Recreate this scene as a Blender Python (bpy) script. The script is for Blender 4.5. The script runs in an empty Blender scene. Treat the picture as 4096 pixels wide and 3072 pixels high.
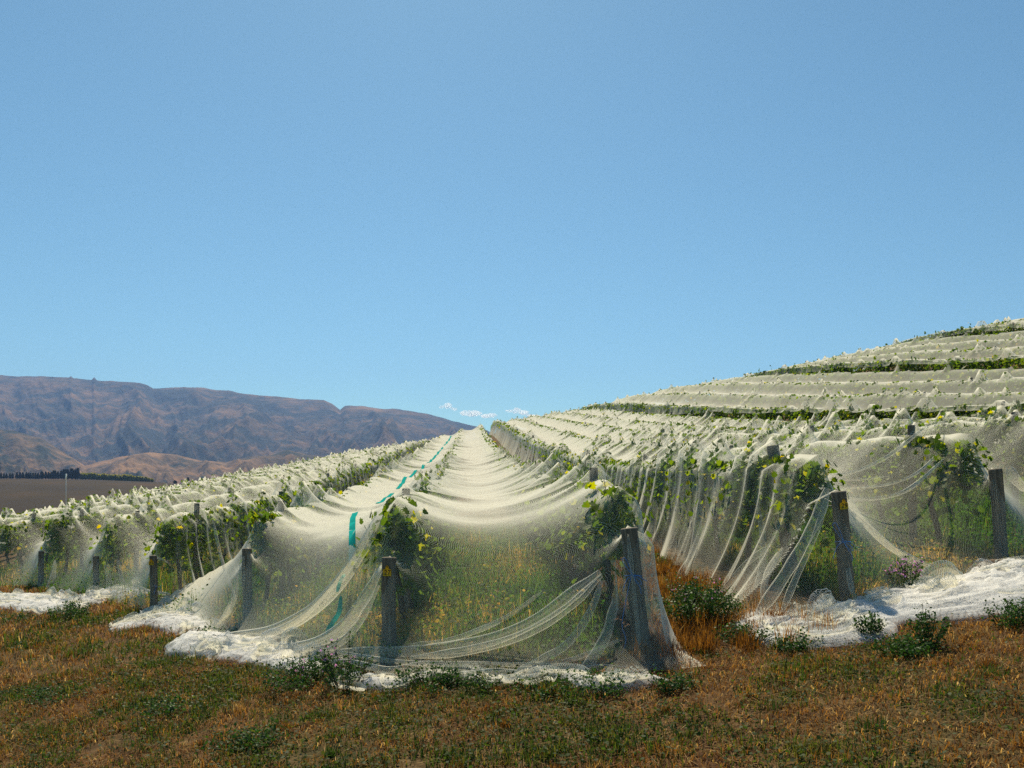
import bpy, math
import numpy as np
from mathutils import Vector, Matrix
R = math.radians
SC = bpy.context.scene
COL = SC.collection

# ------------------------------------------------------------------ camera, light, exposure
SUN_EL, SUN_AZ = 50.0, -7.0          # azimuth measured from +Y, negative = left of the view
FPX, CX, HY = 850.0, 512.0, 486.0    # focal length, centre column and eye level in 1024 px units
cd = bpy.data.cameras.new('camera'); cam = bpy.data.objects.new('camera', cd); COL.objects.link(cam)
cd.sensor_width = 36.0; cd.lens = 36.0*FPX/1024.0; cd.shift_y = (HY-384.0)/1024.0
cd.clip_start = 0.05; cd.clip_end = 40000.0
cam.location = (0, 0, 0); cam.rotation_euler = (R(90), 0, 0)
SC.camera = cam
wd = bpy.data.worlds.new('World'); SC.world = wd; wd.use_nodes = True
nt = wd.node_tree; nt.nodes.clear()
sky = nt.nodes.new('ShaderNodeTexSky'); sky.sky_type = 'NISHITA'; sky.sun_disc = False
sky.sun_elevation = R(SUN_EL); sky.sun_rotation = R(SUN_AZ)
sky.altitude = 300; sky.air_density = 1.0; sky.dust_density = 0.35; sky.ozone_density = 1.6
bg = nt.nodes.new('ShaderNodeBackground'); bg.inputs['Strength'].default_value = 0.095
wo = nt.nodes.new('ShaderNodeOutputWorld')
hsv = nt.nodes.new('ShaderNodeMix'); hsv.data_type = 'RGBA'; hsv.blend_type = 'MULTIPLY'; hsv.inputs[0].default_value = 1; hsv.inputs[7].default_value = (.545, .80, .775, 1)
nt.links.new(sky.outputs[0], hsv.inputs[6]); nt.links.new(hsv.outputs[2], bg.inputs['Color']); nt.links.new(bg.outputs[0], wo.inputs['Surface'])
sl = bpy.data.lights.new('sun', 'SUN'); so = bpy.data.objects.new('sun', sl); COL.objects.link(so)
sl.energy = 5.0; sl.angle = R(0.5); sl.color = (1.0, 0.89, 0.67)
so.rotation_euler = (R(-(90-SUN_EL)), 0, R(-SUN_AZ)); so.location = (-20, 60, 80)
SC.view_settings.view_transform = 'Standard'; SC.view_settings.look = 'None'
SC.view_settings.exposure = 0.36; SC.view_settings.gamma = 1.0
SC.render.engine = 'CYCLES'
cy = SC.cycles
cy.transparent_max_bounces = 40; cy.max_bounces = 7; cy.diffuse_bounces = 3; cy.glossy_bounces = 2
cy.transmission_bounces = 4; cy.volume_bounces = 3; cy.use_denoising = False; cy.sample_clamp_indirect = 6
cy.caustics_reflective = False; cy.caustics_refractive = False
try: cy.denoiser = 'OPENIMAGEDENOISE'
except Exception: pass

# ------------------------------------------------------------------ helpers
def rng(s): return np.random.default_rng(s)

def hash2(ix, iy, seed):
    h = (ix.astype(np.int64)*374761393 + iy.astype(np.int64)*668265263 + seed*974634777) & 0x7fffffff
    h = ((h ^ (h >> 13))*1274126177) & 0x7fffffff
    h = h ^ (h >> 16)
    return (h & 0xffffff)/float(0xffffff)
def vnoise(x, y, seed=0):
    x, y = np.broadcast_arrays(np.asarray(x, float), np.asarray(y, float))
    ix = np.floor(x); iy = np.floor(y); fx = x-ix; fy = y-iy
    ix = ix.astype(np.int64); iy = iy.astype(np.int64)
    sx = fx*fx*(3-2*fx); sy = fy*fy*(3-2*fy)
    a = hash2(ix, iy, seed); b = hash2(ix+1, iy, seed); c = hash2(ix, iy+1, seed); d = hash2(ix+1, iy+1, seed)
    return (a+(b-a)*sx)*(1-sy)+(c+(d-c)*sx)*sy
def fbm(x, y, seed=0, octv=4, gain=.5, lac=2.03):
    s = 0; a = 1; t = 0
    for o in range(octv):
        s = s+a*vnoise(np.asarray(x)*lac**o+17.3*o, np.asarray(y)*lac**o-9.1*o, seed+o*13); t += a; a *= gain
    return s/t*2-1
def ridged(x, y, seed=0, octv=4, gain=.5, lac=2.03):
    s = 0; a = 1; t = 0
    for o in range(octv):
        n = 1-np.abs(vnoise(np.asarray(x)*lac**o+5.3*o, np.asarray(y)*lac**o+3.7*o, seed+o*7)*2-1)
        s = s+a*n*n; t += a; a *= gain
    return s/t

def mesh(name, V, polys, mat=None, parent=None, uv=None, tint=None, smooth=False):
    """polys: list of integer arrays (n,k); uv: per vertex (N,2); tint: per vertex float attribute"""
    V = np.ascontiguousarray(np.asarray(V, np.float32).reshape(-1, 3))
    polys = [np.asarray(p, np.int32) for p in polys if len(p)]
    me = bpy.data.meshes.new(name)
    me.vertices.add(len(V)); me.vertices.foreach_set('co', V.ravel())
    lv = np.concatenate([p.ravel() for p in polys]) if polys else np.zeros(0, np.int32)
    ln = np.concatenate([np.full(len(p), p.shape[1], np.int32) for p in polys]) if polys else np.zeros(0, np.int32)
    ls = np.concatenate([[0], np.cumsum(ln)[:-1]]).astype(np.int32) if len(ln) else ln
    me.loops.add(len(lv)); me.loops.foreach_set('vertex_index', lv)
    me.polygons.add(len(ln)); me.polygons.foreach_set('loop_start', ls); me.polygons.foreach_set('loop_total', ln)
    if smooth: me.polygons.foreach_set('use_smooth', np.ones(len(ln), bool))
    if uv is not None:
        l = me.uv_layers.new(name='UVMap'); l.data.foreach_set('uv', np.asarray(uv, np.float32)[lv].ravel())
    if tint is not None:
        a = me.attributes.new('tint', 'FLOAT', 'POINT'); a.data.foreach_set('value', np.asarray(tint, np.float32))
    me.update(calc_edges=True)
    if mat: me.materials.append(mat)
    o = bpy.data.objects.new(name, me); COL.objects.link(o)
    if parent:
        o.parent = parent
        if parent.get('category') == 'netting': o.matrix_parent_inverse = Matrix.Translation(-parent.location)
    return o
def grid_quads(n, m):
    i = np.arange(n-1)[:, None]*m+np.arange(m-1)[None, :]
    return np.stack([i, i+m, i+m+1, i+1], -1).reshape(-1, 4)
class MB:
    def __init__(s): s.V = []; s.P = {}; s.T = []; s.n = 0
    def add(s, V, polys, tint=0.5):
        V = np.asarray(V, float).reshape(-1, 3); s.V.append(V)
        s.T.append(np.full(len(V), tint) if np.isscalar(tint) else np.asarray(tint))
        for p in polys:
            p = np.asarray(p); s.P.setdefault(p.shape[1], []).append(p+s.n)
        s.n += len(V)
    def tube(s, pts, rad, sides=8, cap=True, tint=.5):
        pts = np.asarray(pts, float); rad = np.broadcast_to(rad, (len(pts),)).astype(float)
        T = np.gradient(pts, axis=0); T /= np.linalg.norm(T, axis=1)[:, None]+1e-9
        up = np.array([0, 0, 1.]) if abs(T[0, 2]) < .9 else np.array([1., 0, 0])
        A = np.cross(T, up); A /= np.linalg.norm(A, axis=1)[:, None]+1e-9; B = np.cross(T, A)
        th = np.arange(sides)/sides*2*np.pi
        V = pts[:, None]+rad[:, None, None]*(A[:, None]*np.cos(th)[None, :, None]+B[:, None]*np.sin(th)[None, :, None])
        n = len(pts); i = np.arange(n-1)[:, None]*sides; j = np.arange(sides)[None]; k = (j+1) % sides
        q = np.stack([i+j, i+k, i+sides+k, i+sides+j], -1).reshape(-1, 4)
        P = [q]
        if cap: P += [np.arange(sides)[None, ::-1], (np.arange(sides)+(n-1)*sides)[None]]
        s.add(V.reshape(-1, 3), P, tint)
    def box(s, c, h, tint=.5):
        c = np.asarray(c, float); h = np.asarray(h, float)
        V = np.array([[x, y, z] for z in (-1, 1) for y in (-1, 1) for x in (-1, 1)])*h+c
        s.add(V, [[[0, 2, 3, 1], [4, 5, 7, 6], [0, 1, 5, 4], [2, 6, 7, 3], [0, 4, 6, 2], [1, 3, 7, 5]]], tint)
    def build(s, name, mat, parent=None, smooth=False):
        return mesh(name, np.concatenate(s.V), [np.concatenate(v) for v in s.P.values()], mat, parent,
                    tint=np.concatenate(s.T), smooth=smooth)
def tag(o, label=None, cat=None, group=None, kind=None):
    if label: o['label'] = label
    if cat: o['category'] = cat
    if group: o['group'] = group
    if kind: o['kind'] = kind
    return o
def empty(name, loc=(0, 0, 0), rot=(0, 0, 0)):
    o = bpy.data.objects.new(name, None); COL.objects.link(o); o.location = loc; o.rotation_euler = rot
    o.empty_display_size = .2
    return o
def copy_tree(o, parent=None):
    c = o.copy(); COL.objects.link(c)
    if parent: c.parent = parent
    for ch in list(o.children): copy_tree(ch, c)
    return c
def spline(pts, n):
    pts = np.asarray(pts, float); k = len(pts)
    P = np.vstack([2*pts[0]-pts[1], pts, 2*pts[-1]-pts[-2]])
    t = np.linspace(0, k-1-1e-6, n); i = t.astype(int); f = (t-i)[:, None]
    p0, p1, p2, p3 = P[i], P[i+1], P[i+2], P[i+3]
    return .5*((2*p1)+(-p0+p2)*f+(2*p0-5*p1+4*p2-p3)*f**2+(-p0+3*p1-3*p2+p3)*f**3)

# ------------------------------------------------------------------ terrain
SK = 0.052                       # rows run along (-SK, 1)
S = 2.08; X0 = -0.72             # row spacing, row 0 carries the tag 27
def rowX(k): return X0+S*k
LAT = np.array([(-400, -40), (-120, -24), (-60, -12.4), (-40, -8.3), (-25, -5.1), (-15, -3.2), (-11.1, -2.65), (-9.04, -2.38), (-6.96, -2.2),
       (-4.88, -2.03), (-2.8, -1.84), (-.72, -1.57), (1.36, -1.38), (3.44, -1.10), (5.52, -.85), (7.6, -.50), (10, -.32), (14, .02), (18, .55), (22, .95), (30, 2.3),
       (36, 3.2), (40, 4.0), (52, 6.5), (72, 10.5), (120, 18), (400, 50)])
HH = np.array([(-60, -.5), (-10, -.35), (0, -.22), (4, -.12), (8, 0), (14, .10), (20, .28), (32, 1.05), (44, 2.1), (60, 3.6), (80, 5.6), (100, 7.3), (112, 8.0),
      (124, 8.0), (140, 6.6), (170, 2.5), (220, -6), (400, -30), (9000, -30)])
_lx = np.linspace(-400, 400, 4001); _lz = np.interp(_lx, LAT[:, 0], LAT[:, 1])
for _a, _b in ((6, 10), (10, 14), (14, 20)):      # banks between the right nets: a step up, then a gentler bench
    _xs = X0+S*(_a+.5); _w = S*(_b-_a); _t = np.clip((_lx-_xs)/.9, 0, 1)
    _lz = _lz+.16*(_t*_t*(3-2*_t)-np.clip((_lx-_xs)/_w, 0, 1))
_k = np.hanning(7); _k /= _k.sum(); _lz = np.convolve(np.pad(_lz, 3, 'edge'), _k, 'valid')
_hy = np.linspace(-60, 1200, 6301); _hz = np.interp(_hy, HH[:, 0], HH[:, 1])
_k = np.hanning(41); _k /= _k.sum(); _hz = np.convolve(np.pad(_hz, 20, 'edge'), _k, 'valid')
def G(x, y):
    x = np.asarray(x, float); y = np.asarray(y, float)
    X = x+SK*np.minimum(y, 200)
    sc_ = np.interp(X, [8, 14, 22, 30, 40], [1, 1.12, 1.70, 1.93, 2.0]); am_ = np.interp(X, [8, 14, 22, 30, 40], [1, .96, .77, .77, .80])
    z = np.interp(X, _lx, _lz)+am_*np.interp(y*np.where(y > 0, sc_, 1), _hy, _hz)+np.interp(X, [-60, -30, -18, -8, -4, 0, 3.4], [-1.4, -2.5, -2.7, -1.9, -1.5, -.7, 0])*np.clip((y-30)/80, 0, 1)**1.2+.05*fbm(x*.45, y*.45, 3, 3)
    w = np.clip((np.abs(y)-150)/250, 0, 1); w = w*w*(3-2*w)
    return z*(1-w)-45*w
def at(px, py, y): return np.array([(px-CX)/FPX*y, y, (HY-py)/FPX*y])
def atg(px, py, dz=0.0):
    for y in np.arange(3, 60, .02):
        if (HY-py)/FPX*y <= G((px-CX)/FPX*y, y)+dz: break
    return np.array([(px-CX)/FPX*y, y, (HY-py)/FPX*y])
YE = np.array([(-60, 70), (-40, 47), (-20, 28), (-13.2, 22), (-11.12, 19.9), (-9.04, 18), (-6.96, 15.9), (-4.88, 13.2), (-2.8, 10.8), (-.72, 7.8), (1.36, 7.2),
      (3.44, 7.9), (5.52, 8.9), (7.6, 9.9), (12, 12), (20, 15), (80, 24)])
def yend(X): return np.interp(X, YE[:, 0], YE[:, 1])
def inview(x, y, m=.12): return (np.abs(x) < (.6+m)*y+1.5) & (y > 3)

# ------------------------------------------------------------------ materials
def newmat(name):
    m = bpy.data.materials.new(name); m.use_nodes = True; m.node_tree.nodes.clear()
    return m, m.node_tree
def N(t, typ, **kw):
    n = t.nodes.new(typ)
    for k, v in kw.items(): setattr(n, k, v)
    return n
def inp(t, n, i, v):
    s = n.inputs[i]
    if hasattr(v, 'is_output') or isinstance(v, bpy.types.NodeSocket): t.links.new(v, s)
    else: s.default_value = v
def math_(t, op, a, b=None, c=None, clamp=False):
    n = N(t, 'ShaderNodeMath', operation=op); n.use_clamp = clamp
    inp(t, n, 0, a)
    if b is not None: inp(t, n, 1, b)
    if c is not None: inp(t, n, 2, c)
    return n.outputs[0]
def ramp(t, f, stops):
    n = N(t, 'ShaderNodeValToRGB'); cr = n.color_ramp
    while len(cr.elements) < len(stops): cr.elements.new(.5)
    for e, (p, c) in zip(cr.elements, stops): e.position = p; e.color = (*c, 1)
    t.links.new(f, n.inputs[0]); return n.outputs[0]
def noise(t, scale, detail=4, rough=.55, vec=None, dist=0):
    n = N(t, 'ShaderNodeTexNoise'); n.inputs['Scale'].default_value = scale; n.inputs['Detail'].default_value = detail
    n.inputs['Roughness'].default_value = rough; n.inputs['Distortion'].default_value = dist
    if vec is not None: t.links.new(vec, n.inputs['Vector'])
    return n.outputs[0]
def pos(t): return N(t, 'ShaderNodeNewGeometry').outputs['Position']
def objco(t): return N(t, 'ShaderNodeTexCoord').outputs['Object']
def mixc(t, f, a, b, bt='MIX'):
    n = N(t, 'ShaderNodeMix', data_type='RGBA', blend_type=bt)
    inp(t, n, 0, f)
    for i, v in ((6, a), (7, b)):
        if isinstance(v, tuple): n.inputs[i].default_value = (*v, 1)
        else: t.links.new(v, n.inputs[i])
    return n.outputs[2]
def out(t, s): o = N(t, 'ShaderNodeOutputMaterial'); t.links.new(s, o.inputs['Surface'])
def principled(t, col, rough=.8, bump=None, bstr=.5, bdist=.01, spec=.3):
    p = N(t, 'ShaderNodeBsdfPrincipled')
    if isinstance(col, tuple): p.inputs['Base Color'].default_value = (*col, 1)
    else: t.links.new(col, p.inputs['Base Color'])
    p.inputs['Roughness'].default_value = rough; p.inputs['Specular IOR Level'].default_value = spec
    if bump is not None:
        b = N(t, 'ShaderNodeBump'); b.inputs['Strength'].default_value = bstr; b.inputs['Distance'].default_value = bdist
        t.links.new(bump, b.inputs['Height']); t.links.new(b.outputs[0], p.inputs['Normal'])
    return p.outputs[0]

def net_material(name, cell, w, cover=None, col=(.92, .89, .75), patch=0.0, bump=0, trl=.33):
    """White knitted bird netting. Threads have thickness, so a slanted net covers more: width grows with 1/cos."""
    m, t = newmat(name)
    g = N(t, 'ShaderNodeNewGeometry')
    d = N(t, 'ShaderNodeVectorMath', operation='DOT_PRODUCT'); t.links.new(g.outputs['Incoming'], d.inputs[0]); t.links.new(g.outputs['Normal'], d.inputs[1])
    c = math_(t, 'MAXIMUM', math_(t, 'ABSOLUTE', d.outputs['Value']), .07)
    inv = math_(t, 'DIVIDE', 1.0, c)
    if cover is None:
        uv = N(t, 'ShaderNodeUVMap'); sp = N(t, 'ShaderNodeSeparateXYZ'); t.links.new(uv.outputs[0], sp.inputs[0])
        w1 = math_(t, 'MULTIPLY', noise(t, 2.2, 3, .6, pos(t)), 5.0); w2 = math_(t, 'MULTIPLY', noise(t, 2.7, 3, .6, uv.outputs[0]), 5.0)
        a = math_(t, 'ADD', math_(t, 'MULTIPLY', math_(t, 'ADD', sp.outputs[0], sp.outputs[1]), 1/cell), w1)
        b = math_(t, 'ADD', math_(t, 'MULTIPLY', math_(t, 'SUBTRACT', sp.outputs[0], sp.outputs[1]), 1/cell), w2)
        we = math_(t, 'MULTIPLY', math_(t, 'POWER', inv, 1.3), w)
        we = math_(t, 'MINIMUM', we, .62)
        A = math_(t, 'LESS_THAN', math_(t, 'FRACT', a), we); B = math_(t, 'LESS_THAN', math_(t, 'FRACT', b), we)
        al = math_(t, 'MAXIMUM', A, B)
    else:
        cv = 1-cover
        al = math_(t, 'SUBTRACT', 1.0, math_(t, 'POWER', cv, inv))
    if patch:
        nz = noise(t, 3.0, 3, .6, pos(t))
        k = math_(t, 'MULTIPLY', math_(t, 'SUBTRACT', nz, .42, clamp=True), patch*4, clamp=True)
        al = math_(t, 'MAXIMUM', al, k)
    df = N(t, 'ShaderNodeBsdfDiffuse'); df.inputs[0].default_value = (*col, 1)
    tr = N(t, 'ShaderNodeBsdfTranslucent'); tr.inputs[0].default_value = (*[x*.9 for x in col], 1)
    if bump:
        b_ = N(t, 'ShaderNodeBump'); b_.inputs['Strength'].default_value = .5; b_.inputs['Distance'].default_value = .03
        t.links.new(noise(t, 16, 5, .7, pos(t), 1.2), b_.inputs['Height']); t.links.new(b_.outputs[0], df.inputs['Normal'])
    mx = N(t, 'ShaderNodeMixShader'); mx.inputs[0].default_value = trl; t.links.new(df.outputs[0], mx.inputs[1]); t.links.new(tr.outputs[0], mx.inputs[2])
    tp = N(t, 'ShaderNodeBsdfTransparent')
    m2 = N(t, 'ShaderNodeMixShader'); t.links.new(al, m2.inputs[0]); t.links.new(tp.outputs[0], m2.inputs[1]); t.links.new(mx.outputs[0], m2.inputs[2])
    out(t, m2.outputs[0]); return m
M = {}
M['net_near'] = net_material('netting', .0175, .046)
M['net_right'] = net_material('netting_wide_cell', .021, .035)
M['net_left'] = net_material('netting_left', .0175, .030)
M['net_far'] = net_material('netting_distance', 0, 0, cover=.145)
M['net_hill'] = net_material('netting_hillside', 0, 0, cover=.125)
M['net_heap'] = net_material('netting_bunched', 0, 0, cover=.42, col=(.94, .93, .90), bump=1, trl=.45)
M['net_shell'] = net_material('netting_crumpled', .016, .13, bump=1, col=(.94, .93, .90), trl=.45)
M['net_fold'] = net_material('netting_folded', .016, .14)
M['stripe'] = net_material('teal_stripe', 0, 0, cover=.78, col=(.02, .42, .38))

def leafmat(name, stops, transl=.45, rough=.5):
    m, t = newmat(name)
    a = N(t, 'ShaderNodeAttribute', attribute_name='tint'); oi = N(t, 'ShaderNodeObjectInfo')
    f = math_(t, 'ADD', a.outputs['Fac'], math_(t, 'MULTIPLY', math_(t, 'SUBTRACT', oi.outputs['Random'], .5), .10), clamp=True)
    c = ramp(t, f, stops)
    nz = noise(t, 60, 3, .6, objco(t)); c = mixc(t, math_(t, 'MULTIPLY', nz, .35), c, mixc(t, .5, c, (.02, .03, .01)))
    p = N(t, 'ShaderNodeBsdfPrincipled'); t.links.new(c, p.inputs['Base Color']); p.inputs['Roughness'].default_value = rough; p.inputs['Specular IOR Level'].default_value = .12
    tr = N(t, 'ShaderNodeBsdfTranslucent'); hs = N(t, 'ShaderNodeHueSaturation'); hs.inputs['Value'].default_value = 2.7; hs.inputs['Saturation'].default_value = 1.1
    t.links.new(c, hs.inputs['Color']); t.links.new(hs.outputs[0], tr.inputs[0])
    mx = N(t, 'ShaderNodeMixShader'); mx.inputs[0].default_value = transl; t.links.new(p.outputs[0], mx.inputs[1]); t.links.new(tr.outputs[0], mx.inputs[2])
    out(t, mx.outputs[0]); return m
M['vine_leaf'] = leafmat('vine_leaf', [(0, (.035, .070, .012)), (.45, (.085, .13, .016)), (.78, (.16, .20, .02)), (.90, (.30, .27, .02)), (.97, (.45, .30, .02)), (1, (.35, .16, .02))], .5)
M['weed_leaf'] = leafmat('weed_leaf', [(0, (.014, .042, .010)), (.6, (.038, .090, .016)), (1, (.06, .12, .022))], .2)
M['grass_dry'] = leafmat('grass_dry', [(0, (.05, .021, .008)), (.35, (.145, .062, .017)), (.7, (.27, .14, .040)), (1, (.50, .36, .15))], .35, .7)
M['grass_green'] = leafmat('grass_green', [(0, (.018, .040, .008)), (.5, (.045, .075, .012)), (1, (.12, .10, .02))], .35, .6)
M['weeds_mix'] = leafmat('weeds_mix', [(0, (.035, .08, .014)), (.45, (.08, .135, .018)), (.6, (.16, .14, .03)), (.85, (.34, .21, .055)), (1, (.45, .30, .11))], .45, .6)
M['flower'] = leafmat('flower', [(0, (.35, .20, .45)), (1, (.60, .25, .45))], .3)
M['pine'] = leafmat('pine_needles', [(0, (.010, .018, .012)), (1, (.025, .040, .020))], .1)
M['poplar'] = leafmat('poplar_leaves', [(0, (.10, .13, .02)), (.6, (.25, .24, .03)), (1, (.45, .36, .03))], .4)

def mk_ground():
    m, t = newmat('dry_turf'); p = pos(t)
    n1 = noise(t, .55, 5, .6, p); n2 = noise(t, 3.5, 5, .65, p, .6); n3 = noise(t, 38, 4, .7, p)
    c = ramp(t, n2, [(.25, (.045, .020, .008)), (.42, (.10, .046, .017)), (.55, (.17, .09, .036)), (.72, (.27, .17, .08))])
    g = ramp(t, n1, [(.42, (0, 0, 0)), (.6, (1, 1, 1))])
    c = mixc(t, math_(t, 'MULTIPLY', g, .55), c, (.055, .07, .02))
    c = mixc(t, math_(t, 'MULTIPLY', n3, .6), c, mixc(t, .5, c, (.035, .02, .01)))
    b = math_(t, 'ADD', n3, math_(t, 'MULTIPLY', n2, .5))
    out(t, principled(t, c, .95, b, .9, .03, .15)); return m
M['ground'] = mk_ground()
def mk_brown():
    m, t = newmat('brown_hillside'); p = pos(t)
    n1 = noise(t, .012, 5, .6, p); n2 = noise(t, .25, 5, .7, p)
    c = ramp(t, n1, [(.3, (.028, .016, .005)), (.55, (.050, .030, .009)), (.75, (.12, .055, .014))])
    c = mixc(t, math_(t, 'MULTIPLY', n2, .7), c, mixc(t, .5, c, (.03, .026, .012)))
    out(t, principled(t, c, .95, n2, .6, .5, .1)); return m
M['brown'] = mk_brown()
def mk_mount(name, gold, scrub, bias):
    m, t = newmat(name); p = pos(t)
    n1 = noise(t, .0045, 6, .62, p, .5); n2 = noise(t, .02, 6, .7, p, .4); n3 = noise(t, .12, 4, .7, p)
    f = math_(t, 'ADD', math_(t, 'MULTIPLY', n1, .55), math_(t, 'MULTIPLY', n2, .45))
    c = ramp(t, f, [(bias-.05, scrub), (bias+.04, tuple((a+b)/2 for a, b in zip(gold, scrub))), (bias+.12, gold)])
    c = mixc(t, math_(t, 'MULTIPLY', n3, .5), c, mixc(t, .5, c, scrub))
    out(t, principled(t, c, .95, n2, .8, 12, .1)); return m
M['mount'] = mk_mount('mountain_scrub', (.29, .155, .068), (.018, .028, .028), .51)
M['foothill'] = mk_mount('foothill_tussock', (.38, .20, .085), (.022, .030, .020), .49)
def mk_wood(name, c0, c1):
    m, t = newmat(name); co = objco(t)
    mp = N(t, 'ShaderNodeMapping'); mp.inputs['Scale'].default_value = (40, 40, 3.0); t.links.new(co, mp.inputs[0])
    n1 = noise(t, 1.0, 5, .65, mp.outputs[0]); n2 = noise(t, 6, 3, .6, co)
    oi = N(t, 'ShaderNodeObjectInfo')
    c = ramp(t, n1, [(.3, c0), (.7, c1)]); c = mixc(t, math_(t, 'MULTIPLY', n2, .4), c, mixc(t, .5, c, (.03, .028, .02)))
    c = mixc(t, math_(t, 'MULTIPLY', oi.outputs['Random'], .3), c, (.09, .075, .055))
    out(t, principled(t, c, .9, n1, .8, .006, .15)); return m
M['wood'] = mk_wood('weathered_wood', (.06, .05, .04), (.30, .26, .20))
M['bark'] = mk_wood('vine_bark', (.045, .032, .024), (.13, .095, .07))
def flat(name, col, rough=.6, metal=0):
    m, t = newmat(name); nz = noise(t, 25, 3, .6, objco(t))
    c = mixc(t, math_(t, 'MULTIPLY', nz, .25), col, tuple(x*.6 for x in col))
    s = principled(t, c, rough); out(t, s)
    t.nodes['Principled BSDF'].inputs['Metallic'].default_value = metal
    return m
M['tag'] = flat('yellow_plastic', (.85, .48, .02), .45)
M['ink'] = flat('black_ink', (.012, .012, .012), .6)
M['twine'] = flat('blue_twine', (.05, .24, .65), .5)
M['steel'] = flat('galvanised_steel', (.75, .76, .72), .6, 0)
M['wire'] = flat('trellis_wire_steel', (.30, .30, .29), .5, .4)
M['rock'] = flat('brown_rock', (.13, .085, .05), .9)
M['stem'] = flat('weed_stem', (.10, .085, .04), .8)

# ------------------------------------------------------------------ ground sheet
ys = np.concatenate([np.arange(-14, 3, .5), np.arange(3, 14, .12), 14*np.exp(np.linspace(0, 1, 150)*math.log(260/14)), np.array([300, 340, 380, 430, 520, 700, 1000, 1500, 2500, 4000, 6500, 9800])])
us = np.sign(np.linspace(-1, 1, 331))*np.abs(np.linspace(-1, 1, 331))**1.25
Yg, Ug = np.meshgrid(ys, us, indexing='ij'); Xg = Ug*(14+np.maximum(Yg, 0)*1.15)
mesh('ground', np.stack([Xg, Yg, G(Xg, Yg)], -1).reshape(-1, 3), [grid_quads(*Xg.shape)[:, ::-1]], M['ground'], smooth=True)['kind'] = 'structure'

# brown terrace beyond the vineyard
def field_z(x, y):
    p = x/y
    top = np.interp(p, [-.9, -.6, -.5, -.414, -.385, -.3, -.15, .2], [.0095, .0085, .0075, .0042, .0010, -.006, -.02, -.05])
    q = np.clip((y-230)/(600-230), 0, 1); zz = -48+(top*600+48)*(1-(1-q)**1.9)
    d = np.clip((y-610)/300, 0, 1); zz = zz-(zz+50)*d*d*(3-2*d)
    return zz+.8*fbm(x*.012, y*.012, 41, 4)*np.clip((y-230)/60, 0, 1)*(1-np.clip((y-540)/60, 0, 1))
yy = np.linspace(225, 905, 120); pp = np.linspace(-.95, .2, 170)
Yf, Pf = np.meshgrid(yy, pp, indexing='ij'); Xf = Pf*Yf
mesh('brown_hill', np.stack([Xf, Yf, field_z(Xf, Yf)], -1).reshape(-1, 3), [grid_quads(*Xf.shape)[:, ::-1]], M['brown'], smooth=True)['kind'] = 'structure'

# mountains
def ridge(name, prof, y0, y1, y2, seed, mat, amp, nx=420, ny=170, fade=None):
    prof = np.array(prof, float); p = (prof[:, 0]-CX)/FPX; e = (HY-prof[:, 1])/FPX
    P = np.linspace(p[0], p[-1], nx); E = np.interp(P, p, e)
    E = E+.0012*fbm(P*60, P*0, seed+5, 4)
    q = np.linspace(0, 1.5, ny)
    Q, PP = np.meshgrid(q, P, indexing='ij'); EE = np.broadcast_to(E, Q.shape)
    Y = y0+(y1-y0)*np.minimum(Q, 1)+(y2-y1)*np.clip(Q-1, 0, 1)*2
    X = PP*Y
    zt = EE*y1
    base = np.minimum(Q, 1)**1.12
    back = 1-np.clip(Q-1, 0, .5)*1.6
    warp = .35*fbm(PP*9, Q*2.5, seed+2, 3)
    rg = ridged(PP*13+warp+Q*.55, Q*1.6+warp, seed, 5, .52)
    rg2 = fbm(PP*60, Q*14, seed+9, 4)
    env = np.sin(np.pi*np.clip(Q, 0, 1)**.9)
    Z = -46+(zt+46)*base*back+amp*env*(rg-.45)*zt.max()+amp*.16*env*rg2*zt.max()
    if fade is not None: pass
    return tag(mesh(name, np.stack([X, Y, Z], -1).reshape(-1, 3), [grid_quads(*X.shape)[:, ::-1]], M[mat], smooth=True), kind='structure')
ridge('mountain', [(-640, 392), (-300, 378), (-120, 372), (0, 375), (40, 376), (69, 377), (71, 375.5), (73, 378), (92, 379.5), (94, 376.5), (97, 380), (140, 382), (148, 385), (153, 388), (185, 387), (205, 388), (231, 391), (260, 395),
     (285, 397), (300, 399), (324, 399.5), (333, 404), (340, 410), (345, 406), (362, 406), (385, 409), (393, 408), (417, 412), (440, 417), (452, 421), (458, 422), (466, 424), (476, 426), (486, 430), (500, 437), (560, 452), (640, 470)],
     1500, 3300, 4300, 11, 'mount', .31, 1000, 260)
ridge('foothills', [(-640, 440), (-300, 425), (-120, 415), (0, 428), (20, 432), (40, 437), (63, 451), (85, 466), (100, 462), (118, 457), (150, 452), (178, 455), (200, 460), (225, 462), (250, 457), (268, 455), (290, 450), (310, 455), (340, 458), (380, 460), (430, 470), (500, 480)],
     950, 1650, 2200, 23, 'foothill', .55, 850, 170)

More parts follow.
